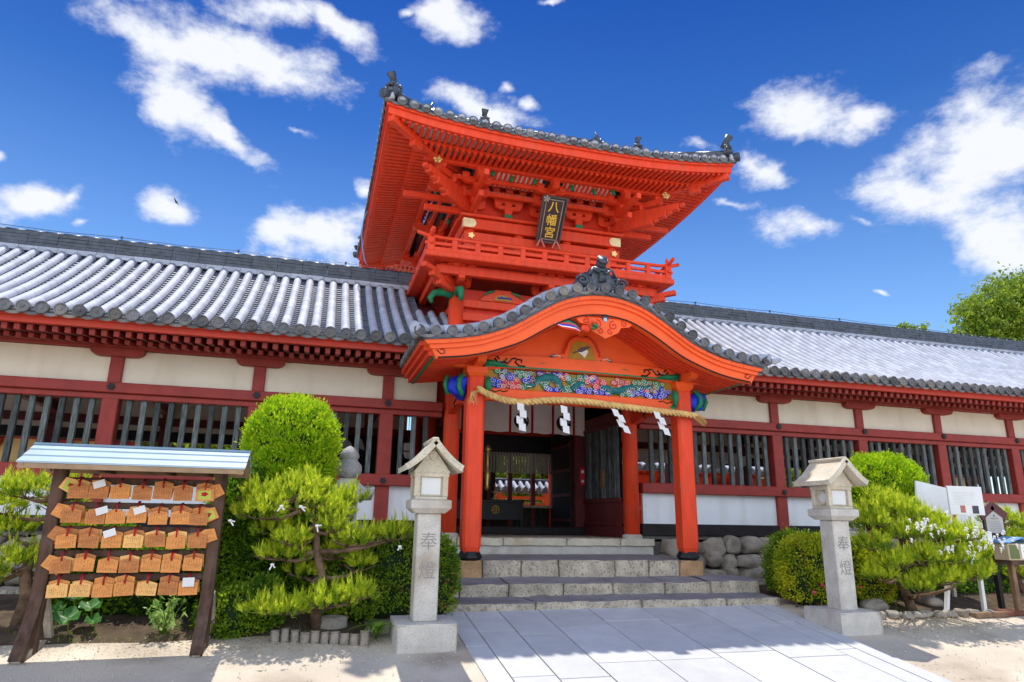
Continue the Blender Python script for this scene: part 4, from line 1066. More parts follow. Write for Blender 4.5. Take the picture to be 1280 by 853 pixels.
# posts
for x in (-1.65,1.65):
    y=-1.767; w=.128; c=.032
    oct_=[(-w,-w+c),(-w+c,-w),(w-c,-w),(w,-w+c),(w,w-c),(w-c,w),(-w+c,w),(-w,w-c)]
    mb=MB(); vs=[]
    zs=[(.60,.80),(.68,.97),(.75,1),(3.0,1)]
    for z,k in zs: vs+=[(x+a*k,y+b*k,z) for a,b in oct_]
    fs=[(i*8+j,i*8+(j+1)%8,(i+1)*8+(j+1)%8,(i+1)*8+j) for i in range(3) for j in range(8)]+[tuple(range(7,-1,-1)),tuple(24+j for j in range(8))]
    mb.add(vs,fs); p_=mb.build('post','verm2' if False else 'verm',pc)
    mb=MB(); mb.lathe([(.13,.0),(.17,.035),(.165,.055),(.14,.10),(.135,.115)],8,Matrix.Translation((x,y,.508)),sq=True); mb.build('metal_shoe','black',p_)
    s=1 if x>0 else -1
    mb=MB(); masu(mb,x,y,3.0,.30,.14); arm(mb,(x-.42,y,3.14),(x+.42,y,3.14),.12,.12); arm(mb,(x,y-.45,3.142),(x,y+.45,3.142),.12,.11)
    for u in (-.34,0,.34): masu(mb,x+u,y,3.255,.14,.09)
    mb.build('post_bracket','verm2',p_)
    # painted nose beam: blue lobes with a green band, on the outer side
    mb=MB(); mb.smooth=True; boulder(mb,(x+s*.25,y-.02,2.86),.15,.11,.15,1); boulder(mb,(x+s*.20,y+.10,2.80),.10,.10,.12,2); mb.build('nose_ornament','blue',pc)
    mb=MB(); mb.smooth=True; mb.tube([(x+s*.20,y-.10,3.02),(x+s*.26,y-.15,2.93),(x+s*.26,y-.155,2.82),(x+s*.20,y-.11,2.72)],.035,8); mb.build('green_band','green',pc); mb=MB(); mb.smooth=True; mb.tube([(x+s*.40,y-.0,3.0),(x+s*.43,y-.03,2.87),(x+s*.38,y,2.74)],.035,8); mb.build('green_band','green',pc)
    mb=MB(); mb.smooth=True; mb.tube([(x-s*.165,y-.12,3.0),(x-s*.165,y-.14,2.90),(x-s*.165,y-.12,2.76)],.04,8,rs=[.03,.055,.03],flat=1); mb.build('inner_green_ornament','green',pc)
    mb=MB(); mb.smooth=True; mb.tube([(x-s*.1,y-.13,3.22),(x-s*.22,y-.15,3.21),(x-s*.45,y-.13,3.19)],.03,6,rs=[.045,.04,.012]); mb.build('green_cloud','green',pc); mb=MB(); mb.smooth=True; mb.tube([(x+s*.28,y-.07,3.20),(x+s*.42,y-.07,3.23),(x+s*.5,y-.07,3.20)],.03,6,rs=[.03,.04,.02]); mb.build('green_cloud','green',pc)
    # curved tie beam back to the gate column
    P=[]
    for i in range(13):
        t=i/12; yy=-1.62+1.5*t; zz=2.62+.10*math.sin(math.pi*t)+.08*t; P.append([(x-.06,yy,zz),(x+.06,yy,zz),(x+.06,yy,zz+.22),(x-.06,yy,zz+.22),(x-.06,yy,zz)])
    mb=MB(); mb.grid(P); tb=mb.build('curved_tie_beam','verm',pc)
    mb=MB(); mb.smooth=True; mb.tube([(x-.065,-1.4,2.72),(x-.065,-1.1,2.80),(x-.065,-.8,2.86),(x-.065,-.6,2.80),(x-.065,-.7,2.74)],.012,5); mb.build('painted_scroll','line',tb)
    # side purlin over the posts
    mb=MB(); mb.box(x-.07,x+.07,YF+.15,YB,3.34-.10,3.345+.0-.002+.0 if False else 3.33,c=.01) ; 
# lower beam
mb=MB(); mb.box(-1.53,1.53,-1.85,-1.69,2.685,2.86,c=.015); lb=mb.build('lower_beam','verm2',pc)
def spiral(c,r,turns,sg=1,n=26,ph=0,sq=.9):
    return [(c[0]+sg*r*(1-i/(n*1.08))*math.cos(ph+2*math.pi*turns*i/n),c[1]+r*sq*(1-i/(n*1.08))*math.sin(ph+2*math.pi*turns*i/n)) for i in range(n)]
def plot(mb,pts,y,r,n=5): mb.tube([(a,y,b) for a,b in pts],r,n)
mb=MB(); mb.smooth=True
plot(mb,[(-1.45,2.83),(-1.36,2.80),(-1.30,2.83),(-1.25,2.81),(-1.18,2.83)],-1.853,.008)
plot(mb,[(1.45,2.83),(1.36,2.80),(1.30,2.83),(1.22,2.82)],-1.853,.008); mb.build('painted_scroll','line',lb)
mb=MB(); mb.prism([(-1.53,2.70),(-1.53,2.86),(-1.40,2.74)],(0,-1.852,0),(1,0,0),(0,0,1),.004); mb.prism([(1.53,2.70),(1.40,2.74),(1.53,2.86)],(0,-1.852,0),(1,0,0),(0,0,1),.004); mb.build('green_corner','green',lb)
# rainbow beam
P=[]
for j in range(41):
    x=-1.53+3.06*j/40; z0=3.155+.02*(1-(x/1.53)**2); z1=3.37-.07*(abs(x)/1.53)**3+.0; P.append([(x,-1.70,z0),(x,-1.87,z0),(x,-1.87,z1),(x,-1.70,z1),(x,-1.70,z0)])
mb=MB(); mb.grid(P); rb_=mb.build('rainbow_beam','verm2',pc)
mb=MB(); P=[]
for j in range(41):
    x=-1.42+2.84*j/40; z0=3.158+.02*(1-(x/1.53)**2); P.append([(x,-1.872,z0),(x,-1.876,z0),(x,-1.876,z0+.022),(x,-1.872,z0+.022)])
mb.grid(P); mb.build('green_line','green',rb_)
mb=MB(); mb.smooth=True
for s in (-1,1):
    c0=s*1.15
    plot(mb,[(c0-s*.22,3.20),(c0-s*.13,3.20),(c0-s*.07,3.25),(c0-s*.10,3.30),(c0-s*.17,3.29),(c0-s*.16,3.25)],-1.875,.013)
    plot(mb,[(c0-s*.08,3.31),(c0-s*.02,3.30),(c0+s*.04,3.23),(c0+s*.10,3.24)],-1.875,.013)
    plot(mb,[(c0+s*.06,3.30),(c0+s*.11,3.24),(c0+s*.19,3.23),(c0+s*.24,3.28),(c0+s*.20,3.32),(c0+s*.17,3.28)],-1.875,.013)
mb.build('painted_scroll','line',rb_)
mb=MB(); mb.smooth=True
for s in (-1,1):
    c0=s*1.15
    plot(mb,[(c0+s*.075,3.295),(c0+s*.12,3.255),(c0+s*.185,3.245),(c0+s*.225,3.28)],-1.880,.006); plot(mb,[(c0-s*.06,3.305),(c0-s*.0,3.29),(c0+s*.05,3.235)],-1.880,.006)
mb.build('pale_scroll','greywood',rb_)
for s in (-1,1):
    mb=MB(); mb.prism([(s*.76,3.24),(s*.66,3.28),(s*.60,3.275),(s*.70,3.26)][::s],(0,-1.874,0),(1,0,0),(0,0,1),.004)
    mb.prism([(s*1.53,3.14),(s*1.53,3.24),(s*1.42,3.25),(s*1.28,3.18),(s*1.42,3.165)][::s],(0,-1.880,0),(1,0,0),(0,0,1),.012); mb.build('green_leaf','green',rb_)
# carved panel
cpn=MB(); cpn.box(-1.50,1.50,-1.78,-1.74,2.862,3.155); panel=cpn.build('carved_panel','ochre',pc)
random.seed(17)
BL=MB();PK=MB();GR=MB();TE=MB();WH=MB();OR_=MB()
for q in (BL,PK,GR,TE,WH,OR_): q.smooth=True
def cloud(mb,cx,cz_,w,h,n=5):
    for i in range(n):
        a=2*math.pi*i/n+random.random(); x=cx+w*.55*math.cos(a); z=cz_+h*.5*math.sin(a); r=random.uniform(.032,.05)
        x=max(-1.44,min(1.44,x)); z=max(2.895,min(3.125,z))
        mb.smooth=False; mb.prism([(r*1.15*math.cos(t),r*math.sin(t)) for t in [2*math.pi*k/12 for k in range(12)]],(x,-1.785-i*.003,z),(1,0,0),(0,0,1),.02)
        plot(WH,spiral((x,z),r*1.0,1.4,random.choice((-1,1)),20,a),-1.808-i*.003,.0042,4)
    mb.smooth=False; mb.prism([(w*.6*math.cos(t),h*.5*math.sin(t)) for t in [2*math.pi*k/14 for k in range(14)]],(cx,-1.782,cz_),(1,0,0),(0,0,1),.012)
    plot(WH,spiral((cx,cz_),min(w,h)*.5,1.8,1,22,cx*9),-1.80,.0036,4)
for (m_,x,z,w,h,n) in ((BL,-1.36,2.93,.14,.10,4),(GR,-1.28,3.10,.16,.06,3),(PK,-1.13,2.95,.26,.15,6),(BL,-1.18,3.07,.16,.10,5),(GR,-.98,3.10,.14,.07,3),(GR,-.90,3.11,.12,.06,3),(BL,-.84,3.02,.12,.10,4),(GR,-.93,2.91,.16,.07,3),
    (BL,-.62,3.12,.14,.05,3),(GR,-.22,2.91,.14,.09,4),(GR,-.16,3.05,.18,.12,5),(BL,.02,2.92,.18,.09,5),(PK,.20,3.06,.24,.14,6),(BL,.12,3.11,.12,.06,3),(BL,.30,2.92,.20,.10,5),(BL,.40,2.97,.12,.10,4),(PK,.62,3.07,.22,.12,5),
    (GR,.70,2.91,.14,.08,4),(GR,.88,3.05,.12,.10,4),(BL,-.50,2.90,.16,.06,3),(GR,-.62,2.98,.10,.08,3),(PK,-.30,3.11,.12,.05,3),(BL,.80,2.93,.12,.07,3),(GR,.0,3.10,.12,.06,3),(BL,-.40,3.12,.10,.05,3),(BL,.98,2.95,.16,.10,4),(GR,1.02,3.09,.14,.07,4),(PK,1.12,3.02,.14,.12,4),(BL,1.20,2.92,.22,.09,5),(GR,1.26,3.08,.12,.08,3),(BL,1.36,2.98,.12,.10,4)): cloud(m_,x,z,w,h,n)
def dragon(pts,r0):
    k=len(pts); sp=[]
    for i in range(k-1):
        for q in range(6):
            t=q/6; sp.append((pts[i][0]+(pts[i+1][0]-pts[i][0])*t,pts[i][1]+(pts[i+1][1]-pts[i][1])*t))
    for _ in range(4): sp=[sp[0]]+[((sp[i-1][0]+2*sp[i][0]+sp[i+1][0])/4,(sp[i-1][1]+2*sp[i][1]+sp[i+1][1])/4) for i in range(1,len(sp)-1)]+[sp[-1]]
    n=len(sp); TE.tube([(a,-1.80,b) for a,b in sp],r0,8,rs=[r0*(.5+.5*math.sin(math.pi*min(1,(i+3)/n))) for i in range(n)])
    for i in range(1,n-1,2):
        a=sp[i];d=(sp[i+1][0]-sp[i-1][0],sp[i+1][1]-sp[i-1][1]);l=math.hypot(*d);nx,nz_=-d[1]/l,d[0]/l
        OR_.tube([(a[0]+nx*r0*.9,-1.81,a[1]+nz_*r0*.9),(a[0]+nx*r0*1.5,-1.81,a[1]+nz_*r0*1.5)],.006,4,rs=[.011,.002])
        WH.tube([(a[0]-nx*r0*.35,-1.84,a[1]-nz_*r0*.35),(a[0]-nx*r0*.95,-1.815,a[1]-nz_*r0*.95)],.0045,4)
dragon([(-.78,2.98),(-.70,3.04),(-.58,3.08),(-.46,3.08),(-.38,3.0),(-.36,2.93),(-.28,2.90)],.062)
dragon([(-.18,2.92),(-.10,3.0),(-.02,3.03),(.06,3.0)],.052)
dragon([(.30,3.0),(.42,2.97),(.55,2.94),(.66,2.99),(.78,3.04),(.90,3.0)],.055)
dragon([(.92,3.05),(1.02,3.02),(1.10,3.06),(1.16,3.0),(1.10,2.93)],.035)
for hx,hz in ((-.80,2.95),(.44,2.93)):
    boulder(TE,(hx,-1.81,hz),.06,.035,.042,3); boulder(TE,(hx-.06,-1.81,hz-.015),.04,.03,.02,5); WH.tube([(hx-.09,-1.835,hz-.03),(hx-.02,-1.845,hz-.035)],.008,5); OR_.tube([(hx-.02,-1.84,hz+.04),(hx+.05,-1.83,hz+.075),(hx+.10,-1.82,hz+.07)],.008,5)
    boulder(PK,(hx-.01,-1.845,hz+.015),.012,.008,.010,5)
CV=MB()
for i_,q in enumerate((BL,PK,GR,TE,WH,OR_)):
    o_=len(CV.v); CV.v+=q.v; CV.f+=[tuple(o_+k for k in f) for f in q.f]; CV.m+=[i_]*len(q.f); CV.sm+=q.sm
CV.build('cloud_and_dragon_relief',['blue','pink','green','teal','wht',mat('orange_paint',(.75,.25,.03),.5)],panel)
# gable wall with frog-leg strut, bird panel and pendant
mb=MB(); P=[]
for j in range(61):
    x=-1.95+3.9*j/60; lo=3.36-.07*min(1,abs(x)/1.53)**3 if abs(x)<1.5 else 3.14; hi=max(lo+.005,BB(x)+.09); P.append([(x,-1.80,lo),(x,-1.80,hi)])
mb.grid(P); gw=mb.build('gable_wall','verm2',pc)
mb=MB(); mb.prism([(-.46,0),(-.38,.06),(-.31,.07),(-.25,.14),(-.19,.29),(-.10,.35),(.10,.35),(.19,.29),(.25,.14),(.31,.07),(.38,.06),(.46,0)],(-.03,-1.80,3.37),(1,0,0),(0,0,1),.045); fl=mb.build('frog_leg_strut','verm2',pc)
mb=MB(); mb.prism([(-.225,.01),(-.16,.25),(-.09,.29),(.08,.28),(.16,.22),(.225,.01)],(-.03,-1.846,3.37),(1,0,0),(0,0,1),.006); bp_=mb.build('bird_panel','ochre',fl)
mb=MB(); q=(-.02,-1.853,3.41)
mb.mat(1); mb.prism([(-.10,.10),(-.03,.05),(.0,.03),(.03,.0),(.05,.03),(.09,.10),(.06,.13)],q,(1,0,0),(0,0,1),.010)
mb.mat(0); mb.prism([(-.15,.06),(-.08,.10),(-.02,.15),(.05,.17),(.10,.18),(.115,.165),(.09,.15),(.05,.12),(-.02,.08),(-.08,.08)],q,(1,0,0),(0,0,1),.016)
mb.prism([(-.17,.045),(-.09,.075),(-.07,.095),(-.13,.08)],q,(1,0,0),(0,0,1),.012); mb.build('painted_bird',[mat('slate_feather',(.10,.08,.09),.6,.2),'wht'],bp_)
for s in (-1,1):
    mb=MB(); mb.smooth=True
    for k,mt_ in enumerate((.0,.02,.04)): mb.tube([(-.03+s*(.30),-1.82-.01*k,3.385),(-.03+s*.37,-1.83,3.43-.012*k),(-.03+s*.45,-1.83,3.415-.012*k),(-.03+s*.50,-1.82,3.38)],.012,5)
    mb.build('wave_scroll','teal',fl)
    mb=MB(); mb.smooth=True; mb.tube([(-.03+s*.34,-1.845,3.40),(-.03+s*.40,-1.85,3.425),(-.03+s*.47,-1.845,3.395)],.006,5); mb.build('wave_line','wht',fl)
    mb=MB(); mb.smooth=True; mb.tube([(-.03+s*.28,-1.85,3.44),(-.03+s*.29,-1.85,3.50),(-.03+s*.24,-1.85,3.60),(-.03+s*.17,-1.85,3.70),(-.03+s*.06,-1.85,3.75)],.014,6); mb.build('red_scroll','vermdeep',fl)
# pendant carving below the crown
pd=MB(); pd.smooth=False
pd.prism([(-.62,.0),(-.45,-.03),(-.38,-.10),(-.25,-.12),(-.2,-.2),(-.08,-.26),(0,-.30),(.08,-.26),(.2,-.2),(.25,-.12),(.38,-.10),(.45,-.03),(.62,.0)][::-1],(.03,YF+.06,3.83),(1,0,0),(0,0,1),.04); pn=pd.build('pendant','verm2',pc)
mb=MB(); mb.smooth=True
for s in (-1,1):
    for (cx,cz_,r,t) in ((.13,-.10,.075,1.4),(.30,-.06,.055,1.3),(.08,-.20,.05,1.2),(.44,-.02,.035,1.2)): plot(mb,[(a+.03,b+3.83) for a,b in spiral((s*cx,cz_),r,t,s,22,math.pi/2)],YF+.016,.008)
mb.build('carved_curls','vermdeep',pn)
mb=MB(); mb.smooth=True; boulder(mb,(.03,YF+.01,3.80),.03,.02,.03,2); mb.build('pendant_boss',mat('pale_blue_paint',(.45,.62,.75),.5),pn)
mb=MB(); mb.prism([(-.05,-.05),(.05,-.05),(.03,.02),(-.03,.02)],(.03,YF+.01,3.86),(1,0,0),(0,0,1),.012); mb.build('pendant_cap','tiledark',pn)
for k,(m_,dz) in enumerate((('line',.035),('green',.02),('pink',.0),('blue',-.02),('wht',-.034),('vermdeep',-.045))):
    mb=MB(); mb.smooth=True; y=YF+.02-.004*k
    mb.tube([(-.36,y,3.62+dz*.8),(-.43,y,3.665+dz*1.2),(-.53,y,3.69+dz*1.6),(-.63,y,3.685+dz*1.3),(-.74,y,3.70+dz*.5)],.02,6,rs=[.018,.024,.026,.02,.006]); mb.build('phoenix_wing',m_,pn)
mb=MB(); mb.smooth=True; boulder(mb,(-.28,YF+.0,3.64),.07,.03,.05,2); mb.tube([(-.24,YF,3.68),(-.2,YF-.01,3.74),(-.16,YF-.01,3.75)],.016,6); mb.build('phoenix_body',M['verm'],pn)
mb=MB(); mb.smooth=True; mb.tube([(-.17,YF-.01,3.71),(-.12,YF-.01,3.70),(-.1,YF-.01,3.66)],.02,6); mb.tube([(-.19,YF-.01,3.66),(-.13,YF-.015,3.655)],.016,6); mb.build('phoenix_feathers','green',pn)

# ---------- straw rope and paper streamers ----------
RT=[(-1.66,2.80),(-1.52,2.73),(-1.3,2.66),(-1.02,2.63),(-.75,2.675),(-.54,2.70),(-.25,2.71),(.02,2.705),(.4,2.68),(.85,2.655),(1.2,2.635),(1.59,2.62),(1.78,2.60)]
RS=smoothtab(RT,120)
rp=MB(); rp.smooth=True
for k in range(3):
    pts=[]
    for i,(x,z) in enumerate(RS):
        for q in range(2):
            xx=x+(RS[min(i+1,len(RS)-1)][0]-x)*q/2; zz=z+(RS[min(i+1,len(RS)-1)][1]-z)*q/2
            a=2*math.pi*(xx*5+k/3.0); pts.append((xx,-1.985+.028*math.cos(a),zz+.012+.028*math.sin(a)))
    rp.tube(pts,.024,8)
rope=rp.build('straw_rope','rope',None,(0,-1.985,2.65)); tag(rope,'thick twisted straw rope tied across the porch posts','rope')
fr=MB()
for i in range(50):
    a=random.uniform(0,6.28);b=random.uniform(0,.05); fr.tube([(1.76,-1.985+math.cos(a)*b*.6,2.60+math.sin(a)*b),(1.86,-1.985+math.cos(a)*b*1.3,2.585+math.sin(a)*b*1.4-.02),(1.92,-1.985+math.cos(a)*b*1.7,2.56+math.sin(a)*b*1.6-.03)],.004,3)
fr.build('frayed_end','rope',rope); fr=MB()
for i in range(20):
    a=random.uniform(0,6.28); fr.tube([(-1.64,-1.985,2.80),(-1.72+random.uniform(-.05,.05),-2.0+.04*math.cos(a),2.72+.04*math.sin(a)),(-1.72+random.uniform(-.07,.04),-2.0+.06*math.cos(a),2.62+random.uniform(-.06,.05))],.003,3)
fr.build('frayed_end','rope',rope)
for i,(x,lean,lab) in enumerate(((-1.04,.0,'white zigzag paper streamer nearest the porch post beside the face-on lantern'),(-.39,.03,'white zigzag paper streamer before the dark crest at the middle of the doorway'),(.40,.55,'third zigzag paper streamer, blown sideways near the round red column'),(1.08,.42,'zigzag paper streamer between the round column and the porch post by the base wall'))):
    mb=MB(); z=2.64; px_=x; w=.10
    for k in range(4):
        h=.13; sx=(.035 if k%2 else .015)+lean*.09; yy=-2.03-.012*(k%2)
        mb.add([(px_-w/2,yy,z),(px_+w/2,yy,z-.02),(px_+w/2+lean*.07,yy-.02,z-h),(px_-w/2+lean*.07,yy-.02,z-h+.02),(px_-w/2,yy+.002,z),(px_+w/2,yy+.002,z-.02),(px_+w/2+lean*.07,yy-.018,z-h),(px_-w/2+lean*.07,yy-.018,z-h+.02)],[(0,1,2,3),(7,6,5,4)])
        px_+=((.045 if k%2==0 else -.03)+(lean*.055 if lean>.1 else -.012)); z-=h*(.72 if lean<.1 else .6)
    o=mb.build('paper_streamer','paper',None,(x,-2.03,2.64)); tag(o,lab,'paper streamer','zigzag paper streamers on the straw rope')
# ---------- inside the gate ----------
mb=MB(); mb.box(-1.58,1.58,.3,4.2,.70,.75); o=struct(mb.build('gate_floor','step'))
dr=thing('gate_doorway','dark wine door frame and open door leaves inside the gate','doorway',(0,1.9,.75))
for x0,x1 in ((1.30,1.56),(-1.56,-1.30)):
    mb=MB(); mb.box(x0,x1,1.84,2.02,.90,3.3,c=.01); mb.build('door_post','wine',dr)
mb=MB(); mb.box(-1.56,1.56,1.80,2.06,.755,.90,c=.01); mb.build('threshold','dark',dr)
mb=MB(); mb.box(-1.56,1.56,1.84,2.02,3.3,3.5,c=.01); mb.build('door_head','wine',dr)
for s in (-1,1):
    mb=MB(); mb.box(s*1.26,s*1.31,2.04,3.1,.92,3.25); lf=mb.build('door_leaf','dark',dr)
    mb=MB(); 
    for z in (1.0,1.5,2.0,2.5,3.0): mb.box(s*1.235,s*1.26,2.04,3.1,z,z+.06)
    mb.build('door_rail','wine',lf)
    mb=MB(); mb.box(s*1.49,s*1.53,.14,1.82,.76,1.40); mb.box(s*1.49,s*1.53,.14,1.82,2.78,3.25); mb.box(s*1.46,s*1.54,.14,1.82,1.36,1.44,c=.01);mb.box(s*1.46,s*1.54,.14,1.82,2.72,2.80,c=.01); mb.box(s*1.46,s*1.54,.14,1.82,.95,1.0,c=.01); mb.build('side_wall','wine',dr)
    mb=MB(); mb.mat(1); mb.box(s*1.515,s*1.53,.14,1.82,1.44,2.72); mb.mat(0); y=.2
    while y<1.78: mb.box(s*1.47,s*1.51,y,y+.06,1.44,2.72,c=.006); y+=.115
    mb.build('side_grille',['bar','black'],dr)
mb=MB(); mb.box(1.42,1.465,.75,.88,1.62,1.98,c=.008); mb.build('letter_box','oldwood',dr)
sg=MB(); sg.box(1.40,1.50,1.825,1.838,1.72,2.06); s_=sg.build('amulet_sign',mat('bright_red_paper',(.60,.03,.05),.6),None,(1.45,1.83,1.9)); tag(s_,'small red paper sign with two white squares on the dark door post','sign')
mb=MB(); mb.box(1.42,1.48,1.819,1.824,1.95,2.01); mb.box(1.425,1.475,1.819,1.824,1.77,1.82); mb.build('white_square','wht',s_)
# curtain
cu_=thing('door_curtain','grey beige crest curtain of narrow panels hung in the gate doorway','curtain',(0,1.78,3.3))
e=[-1.56,-1.12,-.70,-.26,.17,.60,1.03,1.30,1.58]; e=[-1.50,-1.07,-.54-.11,-.10,.36,.80,1.25,1.58]
for i,(a,b) in enumerate(zip(e,e[1:])):
    P=[]
    for q in range(9):
        x=a+.016+(b-a-.032)*q/8; yy=1.78+.012*math.sin(q*1.3+i); P.append([(x,yy,2.70+.01*math.sin(q)),(x,yy*.5+.89,3.0),(x,1.78,3.32)])
    mb=MB(); mb.smooth=True; mb.grid(P); pnl=mb.build('curtain_panel','cloth',cu_)
    mb=MB(); mb.box(a-.022,a+.022,1.765,1.777,2.68,3.32); mb.build('red_strip','string',cu_)
    if i%2==0 and i>0 or i in(3,5):
        if i in (3,5):
            c0=(a+b)/2; mb=MB(); mb.prism([(.155*math.cos(t),.155*math.sin(t)) for t in [2*math.pi*k/28 for k in range(28)]],(c0,1.762,2.93),(1,0,0),(0,0,1),.004); cr=mb.build('crest','line',pnl)
            for k in range(3):
                t0=2*math.pi*k/3; pts=[(.10*(1-q/14)*math.cos(t0+q*.22)+.0,.10*(1-q/14)*math.sin(t0+q*.22)) for q in range(10)]
                mb=MB(); mb.smooth=True; mb.tube([(c0+u*1.2,1.752,2.93+v*1.2) for u,v in pts],.01,6,rs=[.008+.012*(q/9) for q in range(10)]); mb.build('crest_comma','cloth',cr)
# back opening of the gate: blinds and posts
for x in (-1.05,-.5,.05,.55,1.1):
    mb=MB(); mb.box(x-.045,x+.045,3.95,4.05,.76,3.2); o=mb.build('inner_post','wine',dr)
mb=MB(); mb.box(-1.6,1.6,3.90,4.1,2.44,2.9); mb.build('inner_lintel','black',dr)  # lintel made deep and black to keep the opening dark
mb=MB(); mb.box(-1.6,.20,3.96,4.04,.76,2.45); mb.build('added_dark_screen','dark',dr)  # dark screen added to hide the sky and darken the opening
mb=MB(); mb.box(.2,1.6,3.97,4.03,.76,1.30); mb.build('added_dark_panel','dark',dr)  # dark panel added low down, standing in for tables in the gloom
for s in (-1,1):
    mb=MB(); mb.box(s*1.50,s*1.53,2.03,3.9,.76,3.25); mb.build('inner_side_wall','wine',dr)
bl=MB(); 
x=-.45
while x<1.55:
    bl.box(x,x+.052,3.86,3.875,2.04,2.50); x+=.07
o=bl.build('bead_blind','blind',None,(0.5,3.87,2.4)); tag(o,'pale striped blind hanging at the back of the gate','blind')
# offering table with gold crest, candle stands and lantern
tb=thing('offering_table','black lacquer offering table with gold crest inside the gate','table',(-.4,3,.75))
mb=MB(); mb.box(-1.25,.55,2.85,3.3,1.36,1.42,c=.008); mb.build('tabletop','black',tb)
mb=MB(); mb.box(-1.22,.52,2.88,2.90,1.02,1.36); ap=mb.build('apron','black',tb)
mb=MB(); mb.smooth=True
plot(mb,[(-.07+.075*math.cos(t),1.22+.075*math.sin(t)) for t in [2*math.pi*k/24 for k in range(25)]],2.872,.008)
for k in range(3):
    t0=2*math.pi*k/3; mb.tube([(-.07+.055*(1-q/11)*math.cos(t0+q*.25),2.872,1.22+.055*(1-q/11)*math.sin(t0+q*.25)) for q in range(9)],.01,6,rs=[.005+.009*q/8 for q in range(9)])
mb.build('gold_crest','goldpaint',ap)
for x in (-1.2,.5):
    for y in (2.9,3.25):
        mb=MB(); mb.box(x-.03,x+.03,y-.03,y+.03,.76,1.36); mb.build('leg','black',tb)
for x,l in ((-.06,'gold candle stand on the black offering table, right'),(-.62,'gold candle stand on the black offering table, left')):
    mb=MB(); mb.smooth=True; mb.lathe([(.08,0),(.09,.02),(.025,.05),(.02,.14),(.10,.155),(.10,.17),(.02,.18),(.016,.34)],14,Matrix.Translation((x,3.0,1.42))); o=mb.build('candle_stand','gold',None,(x,3.0,1.42)); 
    o.location=(x,3.0,1.42); tag(o,l,'candle stand')
for x,y,s,l in ((-.30,2.75,1.0,'tall hanging gilt ornament inside the gate behind the left post'),(-.95,2.95,.9,'gilt hanging ornament deeper inside the gate, hidden left')):
    mb=MB(); mb.smooth=True; mb.lathe([(.01,.95),(.05,.90),(.09,.84),(.05,.80),(.045,.45),(.06,.40),(.075,.3),(.05,.12),(.06,.06),(.02,0)],12,Matrix.Translation((x,y,1.60))@Matrix.Scale(s,4)); o=mb.build('hanging_ornament','gold',None,(x,y,1.6)); tag(o,l,'ornament')
t2=thing('low_table','low dark stand with papers at the back of the gate','table',(1.1,3.55,.75))
mb=MB(); mb.box(.62,1.5,3.4,3.75,1.28,1.33,c=.006); mb.build('tabletop','greywood',t2)
for x in (.66,1.08,1.46):
    for y in (3.43,3.7):
        mb=MB(); mb.box(x-.02,x+.02,y-.02,y+.02,.76,1.28); mb.build('leg','dark',t2)

